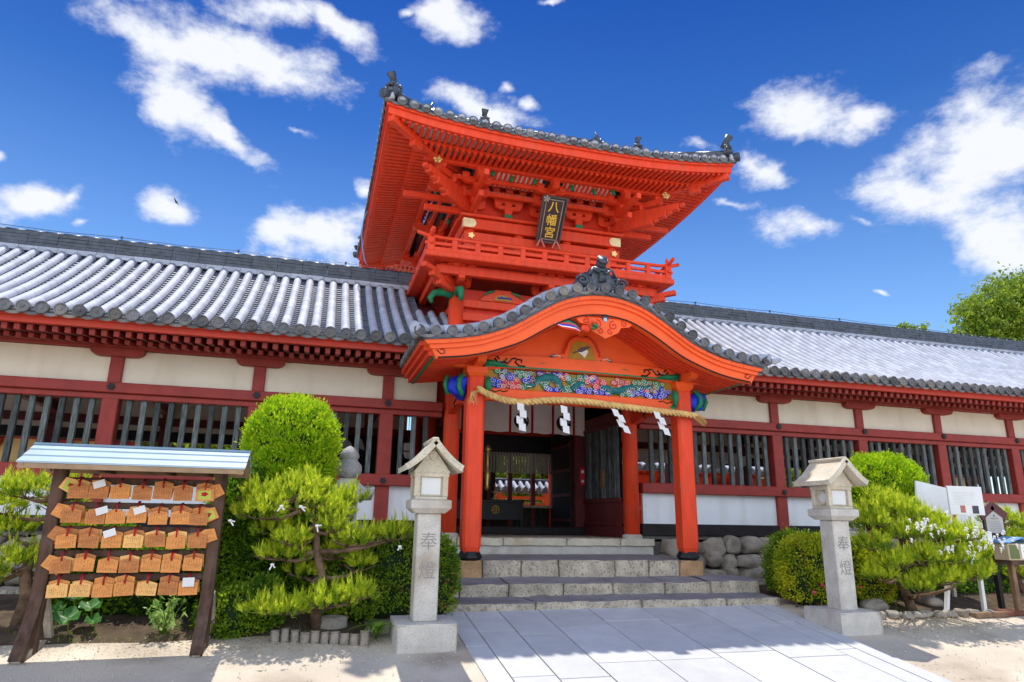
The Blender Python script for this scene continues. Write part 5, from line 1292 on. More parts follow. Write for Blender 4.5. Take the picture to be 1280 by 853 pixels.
# ---------- stone lanterns on the approach ----------
def lantern(cx,cy,label,side):
    z0=gz(cy-.29)-.03
    t=thing('stone_lantern',label,'stone lantern',(cx,cy,z0),'granite pillar lanterns flanking the path')
    mb=MB(); mb.smooth=True; rough_block(mb,cx-.29,cx+.29,cy-.29,cy+.33,z0-.05,.07,.006,.1); mb.build('base','granite',t)
    mb=MB(); mb.box(cx-.12,cx+.12,cy-.12,cy+.12,.065,1.10,c=.012); sh=mb.build('pillar','granitelt' if False else 'granite',t)
    if True:
        mb=MB()
        for ch,dz in (('奉',.83),('燈',.55)): glyph(mb,ch,(cx,cy-.1205,dz),(1,0,0),(0,0,1),.185,.0025,-.001)
        mb.build('carved_characters','letter',sh)
    mb=MB(); r2=math.sqrt(2); mb.lathe([(.15*r2,0),(.20*r2,.045),(.205*r2,.05),(.205*r2,.125),(.19*r2,.135)],4,Matrix.Translation((cx,cy,1.10)),sq=True); mb.build('shelf','granite',t)
    mb=MB(); mb.box(cx-.165,cx+.165,cy-.165,cy+.165,1.233,1.265,c=.006); 
    for sx in (-1,1):
        for sy in (-1,1): mb.box(cx+sx*.145-.028,cx+sx*.145+.028-.0,cy+sy*.125-.028,cy+sy*.125+.028,1.266,1.50,c=.004)
    mb.box(cx-.12,cx+.12,cy-.12,cy+.12,1.27,1.48)
    mb.box(cx-.18,cx+.18,cy-.16,cy+.16,1.462,1.51,c=.006); bx=mb.build('light_box','granitelt',t)
    mb=MB(); mb.box(cx-.098,cx+.098,cy-.128,cy-.121,1.285,1.455); mb.build('window_paper','paper',bx)
    for s in (-1,1):
        T=Matrix.Translation((cx+s*.121,cy,1.37))@Matrix.Rotation(s*R(90),4,'Y')
        mb=MB(); mb.lathe([(.062,0),(.062,.008)],20,T); mb.build('round_window_paper','paper',bx)
        mb=MB(); mb.lathe([(.085,0),(.085,.022),(.066,.022),(.066,.004)],20,T); mb.build('window_ring','granitelt',bx)
    # gabled roof, ridge front to back
    sl_=lambda u:1.535+.30*(1-abs(u))+.03*(abs(u)**2)*(1)-.04*abs(u)*(1-abs(u))*2
    P=[];n=14
    y0,y1=cy-.29,cy+.31
    mb=MB()
    for s in (-1,1):
        P=[]
        for i in range(n+1):
            u=i/n; x=cx+s*u*.295; z=sl_(u); th=.055
            P.append([(x,y0,z-th),(x,y0,z),(x,y1,z),(x,y1,z-th),(x,y0,z-th)])
        mb.grid(P[::s] if s>0 else P); mb.add(P[-1][:4],[(0,1,2,3)])
    mb.box(cx-.035,cx+.035,y0-.01,y1+.01,1.815,1.855,c=.01)
    for s in (-1,1):   # verge moulding on the gable
        for i in range(n):
            a=(cx+s*i/n*.288,y0-.012,sl_(i/n)-.02); b=(cx+s*(i+1)/n*.288,y0-.012,sl_((i+1)/n)-.02); mb.bar(a,b,.035,.062)
    mb.build('roof','granitelt',t)
    mb=MB(); mb.prism([(-.17,1.50),(.17,1.50),(.02,1.76),(-.02,1.76)],(cx,cy-.15,0),(1,0,0),(0,0,1),.0) if False else None
    mb.add([(cx-.19,cy-.17,1.505),(cx+.19,cy-.17,1.505),(cx,cy-.17,1.77),(cx-.19,cy+.17,1.505),(cx+.19,cy+.17,1.505),(cx,cy+.17,1.77)],[(0,1,2),(5,4,3),(0,3,4,1),(1,4,5,2),(2,5,3,0)])
    mb.prism([(-.02,1.63),(.02,1.63),(.045,1.70),(0,1.73),(-.045,1.70)],(cx,cy-.172,0),(1,0,0),(0,0,1),.02)
    mb.build('gable','granitelt',t)
    return t
lantern(-2.585,-3.87,'granite pillar lantern seen face on, between the azalea and the paved path',-1)
lantern(2.475,-3.86,'granite pillar lantern seen from its corner, before the pink-flowered azalea',1)
def oldlantern(cx,cy,label,k=1.0):
    t=thing('old_stone_lantern',label,'stone lantern',(cx,cy,0),'older weathered lanterns behind the shrubs')
    r2=math.sqrt(2); T=lambda z:Matrix.Translation((cx,cy,z))
    mb=MB(); mb.smooth=True; mb.lathe([(.10,0),(.105,.03),(.16,.06),(.175,.12),(.165,.18),(.12,.235),(.105,.245),(.11,.255),(.13,.29),(.12,.34),(.08,.39),(.03,.425),(.0,.44)],24,T(1.52)); mb.build('jewel',mat('old_lantern_stone',(.34,.32,.31),.9,.3,5,.6,60,.2,speck=.5,spc=(.14,.13,.13),spscale=60),t)
    mb=MB(); P=[]
    n=12
    ps=[]
    for ring,(hw,z) in enumerate(((.10,1.53),(.15,1.47),(.22,1.40),(.31,1.345),(.33,1.33),(.31,1.26),(.2,1.25))):
        row=[]
        for q in range(4*n):
            a=q/(4*n)*4; e=int(a); f=a-e; cs=[(-1,-1),(1,-1),(1,1),(-1,1)]; c0=cs[e];c1=cs[(e+1)%4]; x=c0[0]+(c1[0]-c0[0])*f; y=c0[1]+(c1[1]-c0[1])*f
            up=(abs(2*f-1)**4)*(.08 if ring in(3,4,5) else .0); row.append((cx+x*hw,cy+y*hw,z+up))
        row.append(row[0]); ps.append(row)
    mb.grid(ps[::-1]); mb.build('cap','granite',t)
    mb=MB(); mb.box(cx-.14,cx+.14,cy-.14,cy+.14,.95,1.25,c=.02); mb.build('light_box','granite',t)
    mb=MB(); mb.box(cx-.24,cx+.24,cy-.24,cy+.24,.85,.95,c=.03); mb.build('shelf','granite',t)
    mb=MB(); mb.smooth=True; mb.lathe([(.14,0),(.12,.1),(.12,.6),(.14,.75)],20,T(.1)); mb.build('shaft','granite',t)
    mb=MB(); mb.box(cx-.3,cx+.3,cy-.3,cy+.3,-.03,.12,c=.03); mb.build('base','granite',t)
oldlantern(-3.32,-1.78,'weathered round-topped stone lantern beside the tall clipped dome shrub')
oldlantern(4.35,-1.95,'older stone lantern with curved cap half hidden behind the paper-tied pine')
# ---------- prayer plaque rack ----------
rk=thing('plaque_rack','dark timber rack of prayer plaques under a pale blue metal roof','rack',(-5.3,-3.76,gz(-3.76)))
YR=-3.76
for x in (-6.0,-4.62):
    mb=MB(); mb.box(x-.055,x+.055,YR-.05,YR+.05,gz(YR)-.05,1.56,c=.008); p_=mb.build('post','wood',rk)
    mb=MB()
    P=[]
    for i in range(9):
        t_=i/8; y=YR-.05-.26*t_**1.4; z=.38-.52*t_; P.append([(x-.05,y,z),(x+.05,y,z),(x+.05,y+.09,z-.03),(x-.05,y+.09,z-.03),(x-.05,y,z)])
    mb.grid(P); mb.add(P[-1][:4],[(0,1,2,3)]); mb.build('foot_buttress','wood' if x<-5 else 'wood',p_)
    mb=MB(); mb.bar((x+.03,YR+.05,.34),(x+.05,YR+.34,gz(YR)+.02),.06,.05); mb.bar((x+.0,YR-.28,gz(YR-.28)+.03),(x+.02,YR+.36,gz(YR)+.03),.07,.06); mb.build('rear_brace','greywood',p_)
ZR=[1.255,1.035,.82,.61,.405]
for z in ZR:
    mb=MB(); mb.box(-5.945,-4.675,YR-.02,YR+.015,z+.055,z+.115,c=.005); mb.build('rail','wood',rk)
mb=MB(); mb.box(-6.08,-4.54,YR-.04,YR+.04,1.45,1.55,c=.008); mb.build('top_beam','wood',rk)
# roof: three lapped metal strips per slope, timber rim
ru=mat('underside_timber',(.33,.22,.13),.8,.2,6)
mb=MB(); rimm=MB()
xa,xb=-6.25,-4.38; 
for s,(ye,yr_) in ((-1,(YR-.36,YR)),(1,(YR+.36,YR))):
    for k in range(3):
        a=k/3;b=(k+1)/3
        ya=ye+(yr_-ye)*a; yb=ye+(yr_-ye)*b; za=1.475+.19*a; zb=1.475+.19*b
        P=[[(xa,ya,za+.012),(xb,ya,za+.012)],[(xa,yb,zb),(xb,yb,zb)]]
        mb.grid(P if s<0 else P[::-1]); mb.add([(xa,ya,za-.004),(xb,ya,za-.004),(xb,ya,za+.012),(xa,ya,za+.012)],[(0,1,2,3)])
    rimm.add([(xa+.01,ye,1.462),(xb-.01,ye,1.462),(xb-.01,yr_,1.652),(xa+.01,yr_,1.652)],[(0,1,2,3)])
    rimm.box(xa+.01,xb-.01,ye+(-.0 if s<0 else -.03),ye+(.03 if s<0 else .0),1.425,1.468)
    for x in (xa+.02,xb-.06):
        rimm.bar((x+.02,ye,1.44),(x+.02,yr_,1.63),.035,.05)
r_=mb.build('metal_roof','rack_roof',rk)
mb=MB(); mb.box(xa-.005,xb+.005,YR-.035,YR+.035,1.655,1.675); mb.build('ridge_cap',mat('ridge_metal',(.2,.3,.38),.4,.1),r_); rimm.build('roof_frame',ru,rk)
for x in [-6.25+.19*i for i in range(10)]:
    pass
mb=MB()
for x in (-5.65,-5.1,-4.75): mb.bar((x,YR-.34,1.44),(x,YR+.34,1.44),.03,.03)
mb.build('cross_batten','wood',rk)
ORD=['first','second','third','fourth','fifth','sixth','seventh']; ROWN=['top','second','middle','fourth','bottom']
random.seed(77)
def plaque(cx,y,cz_,ang,label,m,w=.162,h=.128,write=True,pic=0):
    ca,sa=math.cos(ang),math.sin(ang); ax=Vector((ca,0,sa)); ay=Vector((-sa,0,ca)); o=Vector((cx,y,cz_))
    mb=MB(); mb.prism([(-w/2,-h/2),(w/2,-h/2),(w/2,h*.34),(0,h/2),(-w/2,h*.34)],o,ax,ay,.010)
    ob=mb.build('prayer_plaque',m,None,tuple(o)); ob['label']=label; ob['category']='plaque'; ob['group']='wooden prayer plaques hanging on the rack'
    nz=ax.cross(ay)
    if write:
        mb=MB(); n=random.choice((5,6,7,8)); 
        horiz=random.random()<.3
        for k in range(n):
            u=(-.40+.8*(k+.5)/n)
            v=.26
            while v>-.40:
                l=random.uniform(.03,.09)
                if random.random()<.82:
                    p=o+ax*(u*w+random.uniform(-.002,.002))+ay*(v*h)+nz*.0103
                    mb.bar(p-ay*(l*h*.42)+ax*random.uniform(-.003,.003),p+ay*(l*h*.42)+ax*random.uniform(-.003,.003),random.uniform(.0012,.0022),.0008,up=nz)
                    if random.random()<.6: mb.bar(p-ax*.0045,p+ax*.0045+ay*random.uniform(-.002,.002),.0015,.0009,up=nz)
                v-=l+.03
        mb.build('handwriting','ink',ob)
    if pic:
        mb=MB(); mb.mat(0); mb.prism([(-.35*w,-.4*h),(.35*w,-.4*h),(.35*w,.25*h),(-.35*w,.25*h)],o+nz*.0105,ax,ay,.0012)
        mb.mat(1); mb.smooth=False; mb.prism([(.03*math.cos(t)*(1+.3*math.cos(5*t)),.02*math.sin(t)) for t in [2*math.pi*k/20 for k in range(20)]],o+nz*.012,ax,ay,.0012)
        mb.build('printed_picture',[mat('yellow_green_print',(.45,.5,.08),.6),'string'],ob)
    return ob
EM=['ema','ema','ema2','ema2','ema3']
wh={(0,1):(.0,.05),(1,1):(.05,.04),(1,3):(.02,.035),(2,2):(-.02,.05)}
for r_ in range(5):
    for c_ in range(7):
        x=-5.82+.178*c_+random.uniform(-.012,.012)-.006*r_; z=ZR[r_]+random.uniform(-.012,.006); nm='prayer plaque in the %s row, %s from the left'%(ROWN[r_],ORD[c_])
        y=YR-.075
        kb=random.choice((1,1,2,2,3))
        if c_ in(0,6) and r_<3: kb=3
        for k in range(kb):
            dx=random.uniform(-.014,.014)+(-.06 if c_==0 and k==0 and r_<4 else 0)+(.07 if (c_==6 and k==0 and r_<3) else 0); dz=random.uniform(-.004,.045)
            an=random.uniform(-.12,.12)+(-.0 if abs(dx)<.05 else math.copysign(.45,dx))
            plaque(x+dx,y+.018*(k+1)-.002,z+dz,an,'%s plaque behind the front one, %s row, %s from the left'%(('nearer hidden','deeper hidden','deepest hidden')[k],ROWN[r_],ORD[c_]),random.choice(EM),write=(k==0 or abs(dx)>.05),pic=(1 if (r_,c_,k) in ((1,6,0),(0,0,0)) else 0))
        f=plaque(x,y-.004,z-.006,random.uniform(-.05,.05),'front '+nm+(', with printed red picture' if (r_,c_)==(0,6) else ''),random.choice(EM),pic=(1 if (r_,c_)==(0,6) else 0))
        # red cord from rail to plaque
        mb=MB(); mb.smooth=True
        for q in range(5):
            a=random.uniform(-.012,.012); mb.tube([(x+a,YR-.03,z+.125),(x+a*.6,y-.012,z+.09),(x+a*.3+random.uniform(-.004,.004),y-.02,z+.035)],.0045,5)
        mb.build('red_cord','string',f)
        if (r_,c_) in wh or (r_,c_)==(4,6):
            dx,dz=wh.get((r_,c_),(0,.035)); mb=MB(); an=.35 if r_<4 else 0.03
            ax=Vector((math.cos(an),0,math.sin(an))); ay=Vector((-math.sin(an),0,math.cos(an)))
            mb.prism([(-.05,-.032),(.05,-.032),(.05,.032),(-.05,.032)] if r_<4 else [(-.05,-.04),(.05,-.04),(.05,.04),(-.05,.04)],Vector((x+dx,y-.03,z+dz+.01)),ax,ay,.002)
            o=mb.build('paper_slip','paper',None,(x+dx,y-.03,z+dz)); tag(o,'white paper slip hanging over the '+nm,'paper slip')
# ---------- notice boards and box on the right ----------
nb=thing('notice_board','white notice board on two posts with small red and dark prints','sign',(4.95,-3.55,gz(-3.55)))
bz=Vector((4.95,-3.58,0))
mb=MB(); mb.box(4.64,5.25,-3.60,-3.575,1.20,1.585,c=.004); b_=mb.build('board','board',nb)
mb=MB(); mb.box(4.82,4.905,-3.604,-3.6015,1.23,1.325); mb.build('red_print',mat('faded_red_print',(.45,.16,.13),.6,.2,20),b_)
mb=MB(); mb.box(5.03,5.14,-3.604,-3.6015,1.22,1.325); mb.build('dark_print',mat('dark_print',(.06,.05,.07),.5,.5,60),b_)
mb=MB(); 
for k in range(9):
    z=1.50-.02*k
    mb.box(4.72,5.16-.1*random.random(),-3.6022,-3.6012,z,z+.002)
mb.build('faint_text_lines',mat('faint_print_grey',(.5,.5,.5),.6),b_)
mb=MB(); mb.box(4.88,5.31,-3.60,-3.58,.82,.98,c=.003); mb.build('lower_board','board',nb)
for x in (4.34,5.0):
    top=1.19
    mb=MB(); mb.bar((x+.02,-3.56,gz(-3.56)),(x+.0+(.33 if x<4.5 else .03),-3.56,top if x>4.5 else 1.25),.05,.05,c=.005); mb.build('post','board',nb)
mb=MB(); mb.box(4.72,5.28,-3.68,-3.42,gz(-3.55)-.02,gz(-3.55)+.05,c=.01); mb.build('foot_plank','oldwood',nb)
pb2=thing('white_panel','plain white slanting panel behind the notice board and pine','board',(5.1,-2.9,0))
mb=MB(); mb.prism([(-.3,-.2),(.3,-.2),(.3,.17),(-.25,.26)],(5.08,-2.9,1.43),(1,0,0),(0,0,1),.03); mb.build('panel','board',pb2)
for x in (4.9,5.3): mb=MB(); mb.box(x-.025,x+.025,-2.9,-2.86,0,1.25); mb.build('post','greywood',pb2)
hn=thing('housed_notice','small dark framed notice with a gabled top','sign',(5.6,-3.4,gz(-3.4)))
mb=MB(); mb.prism([(-.19,-.13),(.19,-.13),(.19,.10),(0,.22),(-.19,.10)],(5.60,-3.40,1.08),(1,0,0),(0,0,1),.03); pn_=mb.build('frame',mat('dark_red_brown_frame',(.07,.03,.03),.5,.2),hn)
mb=MB(); mb.prism([(-.155,-.115),(.155,-.115),(.155,.09),(0,.185),(-.155,.09)],(5.60,-3.431,1.08),(1,0,0),(0,0,1),.004); sh_=mb.build('notice_sheet',mat('grey_notice_sheet',(.42,.40,.36),.6,.1,8),pn_)
mb=MB(); 
for k in range(6): mb.box(5.48,5.72-.05*random.random(),-3.4375,-3.4355,1.0+.024*k,1.003+.024*k)
mb.prism([(.02*math.cos(t),.02*math.sin(t)) for t in [2*math.pi*q/16 for q in range(16)]],(5.60,-3.4355,1.20),(1,0,0),(0,0,1),.002)
mb.box(5.53,5.67,-3.4375,-3.4355,1.155,1.166); mb.build('printed_lines',mat('grey_print',(.2,.19,.18),.6),sh_)
mb=MB(); mb.bar((5.36,-3.42,1.185),(5.605,-3.42,1.345),.12,.025,up=(0,1,0)); mb.bar((5.84,-3.42,1.185),(5.595,-3.42,1.345),.12,.025,up=(0,1,0)); mb.build('gable_roof',mat('maroon_paint',(.10,.03,.03),.5),hn)
mb=MB(); mb.box(5.42,5.49,-3.40,-3.34,.45,.96,c=.005); mb.box(5.49,5.78,-3.38,-3.35,.60,.95); mb.box(5.58,5.64,-3.36,-3.30,gz(-3.4)-.02,.97); mb.build('post','dark',hn)
db=thing('fortune_box','small wooden offering box with blue metal roof on a post','box',(5.6,-3.6,gz(-3.6)))
mb=MB(); mb.box(5.43,5.82,-3.70,-3.48,.61,.83,c=.006); bx=mb.build('box_body','tan',db)
mb=MB(); mb.box(5.455,5.62,-3.704,-3.7015,.63,.81); mb.build('green_window',mat('dark_green_glass',(.08,.12,.03),.15,.3,6,spec=.6),bx)
mb=MB(); mb.box(5.66,5.80,-3.704,-3.7015,.63,.82); mb.build('white_label','wht',bx)
mb=MB(); mb.box(5.70,5.76,-3.7065,-3.7045,.72,.735); mb.box(5.69,5.77,-3.7065,-3.7045,.77,.774); mb.build('slot','black',bx)
mb=MB(); mb.bar((5.40,-3.59,.84),(5.67,-3.59,.91),.30,.016,up=(0,0,1)); mb.bar((5.88,-3.59,.84),(5.665,-3.59,.91),.30,.016,up=(0,0,1)); mb.build('metal_roof','metalblue',db)
mb=MB(); mb.box(5.46,5.74,-3.70,-3.48,.55,.61,c=.01); mb.build('tray','wood',db)
mb=MB(); mb.bar((5.60,-3.58,gz(-3.58)-.02),(5.58,-3.58,.56),.07,.07,c=.006); mb.build('post','oldwood',db)
mb=MB(); mb.box(5.25,6.0,-3.66,-3.38,gz(-3.5)-.02,gz(-3.5)+.04,c=.01); mb.build('foot_plank',mat('red_brown_plank',(.16,.06,.035),.8,.3,6),db)
# ---------- buildings and walls seen through the windows ----------
def hall(x0,x1,y,label,wallm,zt=2.9,ridge=5.0,dep=4):
    t=thing('inner_hall',label,'building',((x0+x1)/2,y,.6))
    mb=MB(); mb.box(x0,x1,y,y+dep,.3,zt); mb.build('wall',wallm,t)
    n=max(2,int((x1-x0)/1.6))
    for i in range(n+1):
        x=x0+(x1-x0)*i/n; mb=MB(); mb.box(x-.1,x+.1,y-.1,y+.08,.3,zt+.1,c=.01); mb.build('column','verm2' if wallm!='ochrew' else 'red',t)
        mb=MB(); boat(mb,x,y-.25,y,.8,zt-.35,zt-.1); mb.build('bracket','verm' if wallm!='ochrew' else 'red',t)
    for z in (1.35,2.1,zt-.1): mb=MB(); mb.box(x0-.2,x1+.2,y-.13,y-.0,z,z+.14,c=.01); mb.build('beam','verm' if wallm!='ochrew' else 'red',t)
    rf=MB(); en=MB(); prf=[(y-1.0+ (dep/2+1.0)*i/8,zt+.05+(ridge-zt)*(i/8*.8+.2*(i/8)**2)) for i in range(9)]
    tile_roof(rf,prf,x0-.6,x1+.6,.25,.08,en,pan=.3,n=5)
    rf.mat(1); rf.add([(x0-.6,y-1,zt-.02),(x1+.6,y-1,zt-.02),(x1+.6,y+dep/2,ridge-.2),(x0-.6,y+dep/2,ridge-.2)],[(0,1,2,3)])
    rf.add([(x0-.6,y+dep/2,ridge),(x1+.6,y+dep/2,ridge),(x1+.6,y+dep+1,zt),(x0-.6,y+dep+1,zt)],[(3,2,1,0)])
    q=rf.build('tile_roof',['tile','tilepan'],t); en.build('eave_tile_ends','tiledisc',q)
    mb=MB(); mb.box(x0-.6,x1+.6,y+dep/2-.2,y+dep/2+.2,ridge-.05,ridge+.3,c=.05); mb.build('ridge','tiledark',t)
    mb=MB(); x=x0-.5
    while x<x1+.5: mb.bar((x,y-.9,zt-.06),(x,y-.05,zt+.12),.06,.07); x+=.18
    mb.build('rafters','verm' if wallm!='ochrew' else 'red',t)
M['ochrew']=mat('yellow_ochre_plaster',(.60,.47,.20),.9,.08,2)
hall(-17,-8.9,10.0,'yellow walled inner hall seen through the windows above the plaque rack','ochrew',3.0,5.4)
hall(4.4,10.5,9.0,'red inner hall seen through the barred windows above the rubble base wall','vermdeep',2.55,4.8)
hall(13,22,10.5,'yellow walled inner hall seen through the windows above the notice boards','ochrew',3.0,5.2)
cw=thing('courtyard_fence','low red roofed courtyard fence seen through the gate opening','fence',(1,8,.5))
mb=MB(); mb.box(-7,4.2,8.0,8.12,.4,1.5); mb.build('lower_wall','ochrew',cw)
for z,h in ((1.36,.08),(1.58,.08),(1.30,.05)): mb=MB(); mb.box(-7,4.2,7.95,8.15,z,z+h); mb.build('rail','verm2',cw)
for i in range(9):
    x=-7+1.4*i; mb=MB(); mb.box(x-.06,x+.06,7.94,8.16,.4,1.8); mb.build('post','verm2',cw)
rf=MB(); en=MB(); tile_roof(rf,[(7.5,1.80),(7.8,1.92),(8.05,2.06)],-7.2,4.4,.2,.06,en,pan=.12,n=5); rf.mat(1); rf.add([(-7.2,8.05,2.05),(4.4,8.05,2.05),(4.4,8.6,1.8),(-7.2,8.6,1.8)],[(3,2,1,0)]); rf.add([(-7.2,7.5,1.77),(4.4,7.5,1.77),(4.4,8.6,1.78),(-7.2,8.6,1.78)],[(0,1,2,3)])
q=rf.build('tile_roof',['tile','tilepan'],cw); en.build('eave_tile_ends','tiledisc',q)
mb=MB(); mb.box(-7.2,4.4,7.98,8.12,2.02,2.16,c=.03); mb.build('ridge','tiledark',cw)
# scalloped cloth swags on the rear side of the wings
def swag(x0,x1,label,seed):
    mb=MB(); mb.smooth=True; n=int((x1-x0)/.05); P=[]
    for i in range(n+1):
        x=x0+(x1-x0)*i/n; d=abs(math.sin((x+seed)*math.pi/.62)); P.append([(x,3.9+.02*math.sin(x*20),2.66),(x,3.88+.03*math.sin(x*25+1),2.52),(x,3.90,2.46-.14*(1-d)**.7)])
    mb.grid(P); o=mb.build('cloth_swag','cloth' if x0>0 else 'wht',None,((x0+x1)/2,3.9,2.6)); tag(o,label,'curtain')
swag(-5.3,-2.7,'white scalloped cloth seen through the windows beside the clipped dome',.1); swag(2.3,6.9,'beige scalloped cloth seen through the windows above the rubble base wall',.3)
ln_=thing('hanging_lantern','small metal hanging lantern behind the barred window left of the gate','lantern',(-2.13,1.5,1.9))
mb=MB(); mb.box(-2.2,-2.06,1.43,1.57,2.22,2.36); mb.lathe([(.02,-.12),(.05,-.1),(.085,0)],8,Matrix.Translation((-2.13,1.5,2.2))); mb.build('lamp_body','cloth',ln_)
mb=MB(); mb.box(-2.135,-2.125,1.495,1.505,2.36,3.0); mb.box(-2.215,-2.045,1.42,1.58,2.195,2.22); mb.build('lamp_frame','wine',ln_)
# cable hanging off the tower eave
mb=MB(); mb.smooth=True; mb.tube([(-3.08,2.08,7.22),(-3.17,2.08,7.1),(-3.22,2.08,6.9),(-3.23,2.08,6.6),(-3.2,2.08,6.35),(-3.135,2.08,6.07),(-3.07,2.08,5.94)],.012,6); mb.build('cable','metalblue',gt)
# bird
mb=MB(); mb.smooth=True; mb.tube([(-10.84,20,14.60),(-10.79,20,14.63),(-10.72,20,14.68)],.02,6,rs=[.006,.025,.01])
mb.smooth=False; mb.add([(-10.81,20,14.62),(-10.75,20,14.66),(-10.86,19.9,14.79),(-10.9,19.85,14.82)],[(0,1,2,3)]); mb.add([(-10.80,20,14.61),(-10.74,20,14.65),(-10.69,20.1,14.55),(-10.65,20.1,14.50)],[(0,1,2,3)])
o=mb.build('bird','line',None,(-10.79,20,14.63)); tag(o,'small dark bird flying in front of a cloud','bird')

# ---------- plants ----------
LM={}
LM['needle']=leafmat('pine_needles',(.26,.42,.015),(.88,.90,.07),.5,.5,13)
LM['needleold']=leafmat('older_pine_needles',(.08,.20,.012),(.36,.50,.03),.4,.5,3)  # older, darker needles below the bright new growth
LM['dome']=leafmat('clipped_cypress_leaves',(.20,.42,.008),(.60,.74,.02),.45,.55,9)
LM['dark']=leafmat('dark_conifer_leaves',(.03,.11,.010),(.30,.50,.02),.4,.55,3)
LM['azalea']=leafmat('azalea_leaves',(.04,.15,.012),(.38,.52,.03),.4,.4,4)
LM['azaleay']=leafmat('yellow_green_azalea_leaves',(.16,.32,.012),(.78,.74,.03),.45,.4,4)
LM['redtip']=leafmat('reddish_young_leaves',(.20,.07,.03),(.36,.16,.05),.3,.5,4)
LM['tree']=leafmat('broadleaf_tree_leaves',(.05,.13,.015),(.40,.50,.04),.45,.5,2.2)
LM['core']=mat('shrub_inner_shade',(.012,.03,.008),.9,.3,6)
LM['pinkfl']=mat('pink_flower',(.75,.05,.16),.6,.2,20,trans=.2)
LM['lily']=leafmat('strap_leaves',(.07,.18,.02),(.28,.42,.05),.35,.4,4)
LM['varieg']=leafmat('pale_green_leaves',(.12,.36,.05),(.60,.75,.25),.4,.4,4)
LM['butterbur']=leafmat('round_leaves',(.04,.16,.03),(.09,.26,.05),.3,.4,3)
U=random.uniform
def tuft(mb,p,d,ln=.085,n=14,w=.0062,spread=.75):
    p=Vector(p); d=Vector(d).normalized()
    a=d.cross(Vector((.3,.5,.8))).normalized(); b=d.cross(a)
    w=.0085; tl=ln*.75
    for i in range(n):
        t=U(0,6.283); k=random.random(); r_=spread*(1.25-.9*k); v=(d+a*math.cos(t)*r_+b*math.sin(t)*r_).normalized()*ln*.72*U(.8,1.15)
        s_=v.cross(Vector((random.gauss(0,1),random.gauss(0,1),random.gauss(0,1)))).normalized()*w
        q=p+d*tl*(k-.5)
        mb.add([q-s_*.5,q+s_*.5,q+v],[(0,1,2)])
def pine(name,label,trunk,pads,base,density=1.0,tr=.06,ln=.085,pull=0):
    if pull: pads=[(-3.756+(x+3.756)*pull,-11.006+(y+11.006)*pull,1.074+(z-1.074)*pull,rx,ry,rz_) for (x,y,z,rx,ry,rz_) in pads]
    t=thing(name,label,'pine tree',base,None)
    mb=MB(); mb.smooth=True; k=len(trunk); mb.tube(trunk,tr,10,rs=[tr*(1.15-.85*i/(k-1)) for i in range(k)]); tk=mb.build('trunk','bark',t)
    br=MB(); br.smooth=True; nd=MB(); od=MB(); tw=MB(); tw.smooth=True
    for (x,y,z,rx,ry,rz_) in pads:
        # nearest trunk point below
        c=Vector((x,y,z)); bp=min((Vector(q) for q in trunk),key=lambda q:(q-c).length+max(0,q.z-c.z)*2)
        m_=[bp.lerp(c-Vector((0,0,rz_*.7)),f)+Vector((U(-.04,.04),U(-.04,.04),-.05*math.sin(math.pi*f)))*(1 if 0<f<1 else 0) for f in (0,.3,.6,.85,1)]
        br.tube(m_,.02,6,rs=[.028,.024,.018,.013,.008])
        nt=int(185*density*(rx*ry)/.09*.55)+35
        for i in range(9):
            a=U(0,6.28); q=m_[3]; e=c+Vector((rx*.85*math.cos(a),ry*.85*math.sin(a),-rz_*.35)); tw.tube([q,q.lerp(e,.5)+Vector((0,0,-.015)),e],.008,4,rs=[.009,.006,.003])
        for i in range(nt):
            a=U(0,6.283); r_=math.sqrt(random.random()); zz=(1-r_*r_)**.5
            bump=.8+.35*noise.noise(Vector((x+math.cos(a)*r_*3,y+math.sin(a)*r_*3,z*3)))
            if noise.noise(Vector((x*5+math.cos(a)*r_*4,y*5+math.sin(a)*r_*4,z*7)))<-.28: continue
            P=Vector((x+rx*r_*math.cos(a)*bump,y+ry*r_*math.sin(a)*bump,z+rz_*1.55*zz*U(.1,1)*bump-rz_*.35))
            d=Vector((math.cos(a)*r_*.7,math.sin(a)*r_*.7,.75)).normalized()
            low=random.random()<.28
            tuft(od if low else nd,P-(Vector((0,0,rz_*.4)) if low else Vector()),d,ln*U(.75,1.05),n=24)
            if random.random()<.22: tuft(nd,P+Vector((0,0,.05)),Vector((U(-.2,.2),U(-.2,.2),1)),ln*1.25,10,spread=.3)
    o_=len(br.v); br.v+=tw.v; br.f+=[tuple(o_+k for k in f) for f in tw.f]; br.m+=tw.m; br.sm+=tw.sm
    br.build('branches','bark',tk)
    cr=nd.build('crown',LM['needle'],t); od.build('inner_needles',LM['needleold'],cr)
    return t
